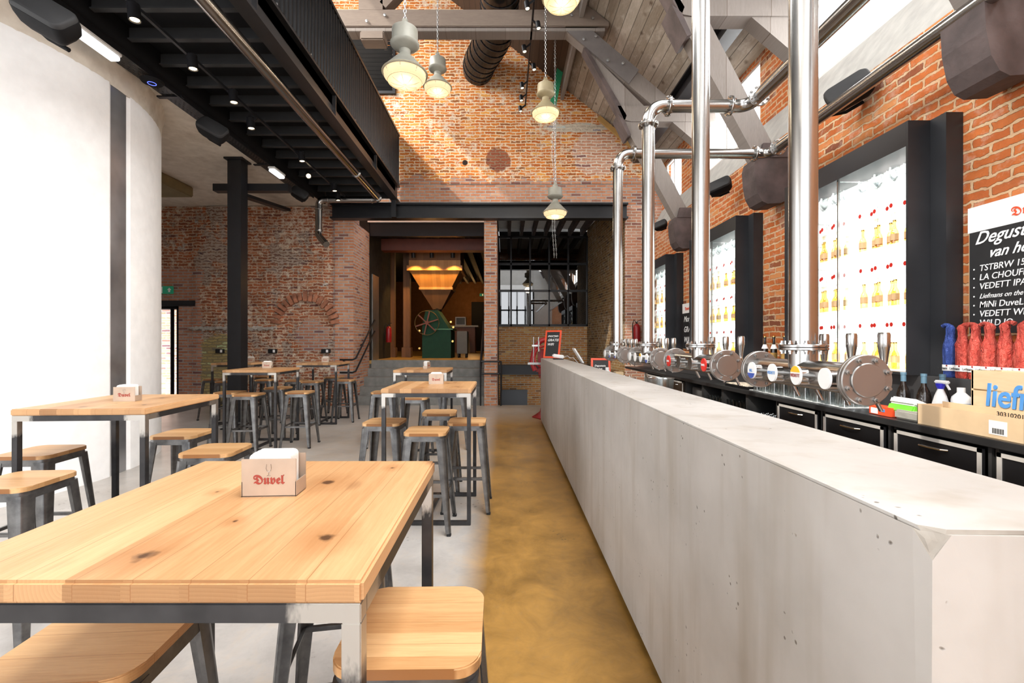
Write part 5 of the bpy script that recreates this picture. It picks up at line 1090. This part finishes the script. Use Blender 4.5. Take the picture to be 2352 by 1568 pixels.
struct(MB().box(-7.0, -.2, 11.75, 24, Z2-.1, Z2).build('floor_mill_room', M_MILLFLOOR))
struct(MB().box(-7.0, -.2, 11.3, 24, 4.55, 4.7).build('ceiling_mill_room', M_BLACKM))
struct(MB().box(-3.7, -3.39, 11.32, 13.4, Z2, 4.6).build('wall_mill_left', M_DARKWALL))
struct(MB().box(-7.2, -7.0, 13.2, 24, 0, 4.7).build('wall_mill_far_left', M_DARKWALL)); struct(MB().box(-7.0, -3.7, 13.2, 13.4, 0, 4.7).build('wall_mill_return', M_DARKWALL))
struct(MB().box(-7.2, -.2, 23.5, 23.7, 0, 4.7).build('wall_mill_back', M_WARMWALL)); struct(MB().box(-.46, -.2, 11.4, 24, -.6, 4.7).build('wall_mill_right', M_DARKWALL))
struct(MB().box(-3.39, -.476, 11.35, 11.5, 4.07, 4.40).build('trim_opening_beam', M_BLACK)); struct(MB().box(-3.42, -.476, 11.28, 11.34, 4.40, 4.45).build('trim_white_track', M_PAPER))
tag(MB().box(-3.55, -.46, 12.4, 12.75, 3.93, 4.25, .01).build('timber_beam', mat('red brown beam', (.13, .03, .015), .5)), 'red brown timber beam across the top of the mill room opening', 'beam')
b = MB()
for k in range(9): b.box(-3.3+k*.36, -3.2+k*.36, 12.8, 22, 4.25, 4.5)
struct(b.build('ceiling_mill_joists', mat('near black joists', (.02, .013, .008), .7)))
for i, px in enumerate((900, 935)):
    x = (px-VX)*13.8/F; t = empty('timber_post', (x, 13.8, Z2), ['left', 'right'][i]+' one of the two brown timber posts in the mill room', 'post', 'timber posts in the mill room')
    MB().box(x-.10, x+.10, 13.7, 13.9, Z2+.3, 4.24, .01).build('shaft', M_MILLWOOD, t); MB().box(x-.14, x+.14, 13.66, 13.94, Z2, Z2+.3, .01).build('plinth', M_MILLWOOD, t)
dl = tag(MB().box(-3.386, -3.36, 11.52, 12.08, Z2, 3.15).build('lift_door', mat('brushed steel door', (.38, .37, .35), .35, .8)), 'tall brushed steel door at the left side of the mill room opening', 'door')
extinguisher(-3.26, 12.7, 1.42, 'red fire extinguisher on the dark wall of the mill room')
# hopper
hp_ = empty('grain_hopper', (-2.1, 13.7, 2.4), 'lit honey coloured wooden grain hopper above the green mill', 'hopper'); yc = 13.9
def frus(b, w0, z0, w1, z1, cx=-2.07): 
    P0 = [(-1, -1), (1, -1), (1, 1), (-1, 1)]; b.prism(P0, lambda p: Vector((cx+p[0]*w0/2, yc+p[1]*w0/2*.8, z0)), lambda p: Vector((cx+p[0]*w1/2, yc+p[1]*w1/2*.8, z1)))
b = MB(); frus(b, 1.50, 3.82, 1.50, 4.24); b.build('bin', M_MILLWOOD, hp_); b = MB(); frus(b, 1.51, 3.66, 1.51, 3.82); b.build('bin_lit_strip', M_COPPER, hp_)  # shade put in as dark timber above, spotlit strip below in honey wood
b = MB(); frus(b, 1.62, 3.52, 1.62, 3.66); b.build('upper_band', M_COPPER, hp_)
b = MB(); frus(b, .95, 3.06, 1.48, 3.52); b.build('upper_funnel', M_COPPER, hp_)
b = MB(); frus(b, 1.0, 2.99, 1.0, 3.06); b.build('lower_band', M_COPPER, hp_)
b = MB(); frus(b, .26, 2.42, .93, 2.99); b.build('lower_funnel', M_MILLWOOD, hp_); MB().cyl((-2.07, yc, 2.3), (-2.07, yc, 2.45), .12, seg=16).build('chute', M_BLACKM, hp_)
gm = empty('grain_mill', (-1.95, 13.2, Z2), 'dark green grain mill with a rust red spoked wheel', 'mill')
MB().prism([(-2.38, Z2), (-1.56, Z2), (-1.56, 1.75), (-1.62, 1.83), (-1.95, 2.34), (-2.28, 2.34), (-2.38, 1.9)], lambda p: Vector((p[0], 13.0, p[1])), lambda p: Vector((p[0], 14.0, p[1]))).build('body', M_GREEN, gm)
MB().box(-2.02, -1.50, 12.97, 14.02, 1.78, 1.81).build('edge_strip', mat('light green strip', (.05, .22, .08), .4), gm)
b = MB(); wc = Vector((-2.22, 12.85, 1.97)); b.tube([wc+Vector((.34*math.cos(k*PI/16), 0, .34*math.sin(k*PI/16))) for k in range(32)], .009, 8, True); b.build('wheel_rim', mat('dull bronze', (.16, .10, .03), .5, .5), gm)
b = MB(); b.cyl(wc+Vector((0, .15, 0)), wc-Vector((0, .04, 0)), .05, seg=14)
for k in range(6): a_ = k*PI/3+.3; b.bar(wc, wc+Vector((.33*math.cos(a_), 0, .33*math.sin(a_))), .035, .02, (0, 1, 0))
b.build('wheel_spokes', M_RUST, gm)
b = MB()
for z, x in ((1.25, -2.44), (1.75, -2.44), (1.45, -1.50), (1.85, -1.48), (2.0, -1.55)): b.cyl((x, 12.98, z), (x, 12.9, z), .03, seg=12)
b.build('brass_knob', M_BRASS, gm)
gb_ = tag(MB().box(-1.42, -1.12, 13.3, 13.8, Z2+.12, 1.75, .01).build('grey_control_box', mat('grey metal box', (.09, .085, .07), .5)), 'dull grey metal box on castors right of the green mill', 'box')
for sx in (-1.38, -1.16):
    for sy in (13.35, 13.75): MB().cyl((sx-.02, sy, Z2+.06), (sx+.02, sy, Z2+.06), .06, seg=14).build('castor', M_RUBBER, gb_)
for i, x in enumerate((-2.62, -2.1, -1.5)):
    p = Vector((x, 12.95, 3.93)); spot(p, (0, .25, -1), '%s black spotlight above the lit hopper' % ['left', 'middle', 'right'][i], 'spotlights above the hopper', r=.06, L=.2, arm=(x, 12.95, 4.25))
    l = bpy.data.lights.new('hopper_light', 'SPOT'); l.energy = 90; l.color = (1, .55, .16); l.spot_size = math.radians(96); l.spot_blend = .4; l.shadow_soft_size = .03; q = bpy.data.objects.new('hopper_light', l); COL.objects.link(q); q.location = p+Vector((0, .02, -.12)); q.rotation_euler = Vector((0, .22, -1)).to_track_quat('-Z', 'Y').to_euler()
bc = empty('tasting_bar', (-1.7, 20.4, Z2), 'brown wooden tasting bar far back in the mill room', 'bar'); MB().box(-2.9, -1.35, 20.2, 20.9, Z2, 2.10).build('front', wood_mat('mahogany', (.22, .07, .025), (.32, .12, .045), 'z', .3, coord='pos'), bc); MB().box(-2.95, -1.2, 20.1, 21.0, 2.10, 2.17, .01).build('top', mat('pale bar top', (.6, .5, .3), .3), bc)
fc = empty('glass_fridge', (-1.95, 20.5, 2.17), 'small lit glass fridge on the far tasting bar', 'fridge'); f = MB(); f.box(-2.25, -1.78, 20.4, 20.44, 2.17, 2.22).box(-2.25, -1.78, 20.4, 20.44, 2.52, 2.56).box(-2.25, -2.21, 20.4, 20.44, 2.22, 2.52).box(-1.82, -1.78, 20.4, 20.44, 2.22, 2.52); f.build('door_frame', M_WHITE, fc); MB().box(-2.25, -1.78, 20.45, 20.8, 2.17, 2.56).build('cabinet', mat('fridge inside', (.12, .12, .1), .4), fc)
st_ = empty('wooden_stool', (-1.75, 19.8, Z2), 'plain light wooden stool at the far tasting bar', 'stool'); MB().box(-1.92, -1.58, 19.6, 19.9, 1.72, 1.76, .005).build('seat', M_PALE, st_)
for sx in (-1, 1):
    for sy in (-1, 1): MB().bar((-1.75+sx*.14, 19.75+sy*.12, 1.72), (-1.75+sx*.18, 19.75+sy*.15, Z2), .03, .03).build('leg', M_PALE, st_)
MB().box(-1.92, -1.58, 19.6, 19.63, 1.2, 1.23).build('stretcher', M_PALE, st_)
struct(MB().box(-1.75, -.5, 23.40, 23.48, Z2, 3.5).build('door_2', M_BLACKM))
e2 = tag(MB().box(-1.25, -1.02, 22.0, 22.03, 3.65, 3.78).build('exit_sign', M_EXIT), 'small green exit sign deep in the mill room', 'sign'); MB().prism([(0, -.05), (.04, 0), (.015, 0), (.015, .05), (-.015, .05), (-.015, 0), (-.04, 0)], lambda p: Vector((-1.10+p[0], 21.995, 3.715+p[1])), lambda p: Vector((-1.10+p[0], 21.99, 3.715+p[1]))).build('arrow', M_CHALK, e2); MB().cyl((-1.13, 22.015, 3.78), (-1.13, 22.015, 4.52), .006, seg=6).build('hanger', M_BLACK, e2)
for (x, y, z, e) in ((-2.2, 17.5, 3.9, 28), (-1.6, 21.8, 3.4, 45), (-5.0, 18, 3.8, 18), (-2.0, 12.2, 3.0, 10)):
    l = bpy.data.lights.new('mill_light', 'POINT'); l.energy = e; l.color = (1, .55, .2); l.shadow_soft_size = .1; q = bpy.data.objects.new('mill_light', l); COL.objects.link(q); q.location = (x, y, z)

# green bar with hoist chain at the gable
gh = empty('chain_hoist', (1.1, 9.7, 6.6), 'green painted hoist arm with hanging chain at the gable', 'hoist'); MB().bar(at(1288, 152, 9.7), at(1270, 240, 9.7), .14, .05, (0, 1, 0)).build('arm', mat('green paint', (.02, .22, .10), .5, 0, .3), gh)
b = MB()
for k in range(70):
    for dx in (0, .05):
        z = 6.7-.05*k; x = 1.02+dx+.02*math.sin(k*.2); b.tube([Vector((x, 9.72, z))+Matrix.Rotation(PI/2*(k % 2), 3, 'Z') @ Vector((.010*math.cos(a_*PI/4), 0, .03*math.sin(a_*PI/4))) for a_ in range(8)], .003, 4, True)
b.build('chain', M_CHAIN, gh)
for o in bpy.data.objects:
    if '_used' in o: del o['_used']
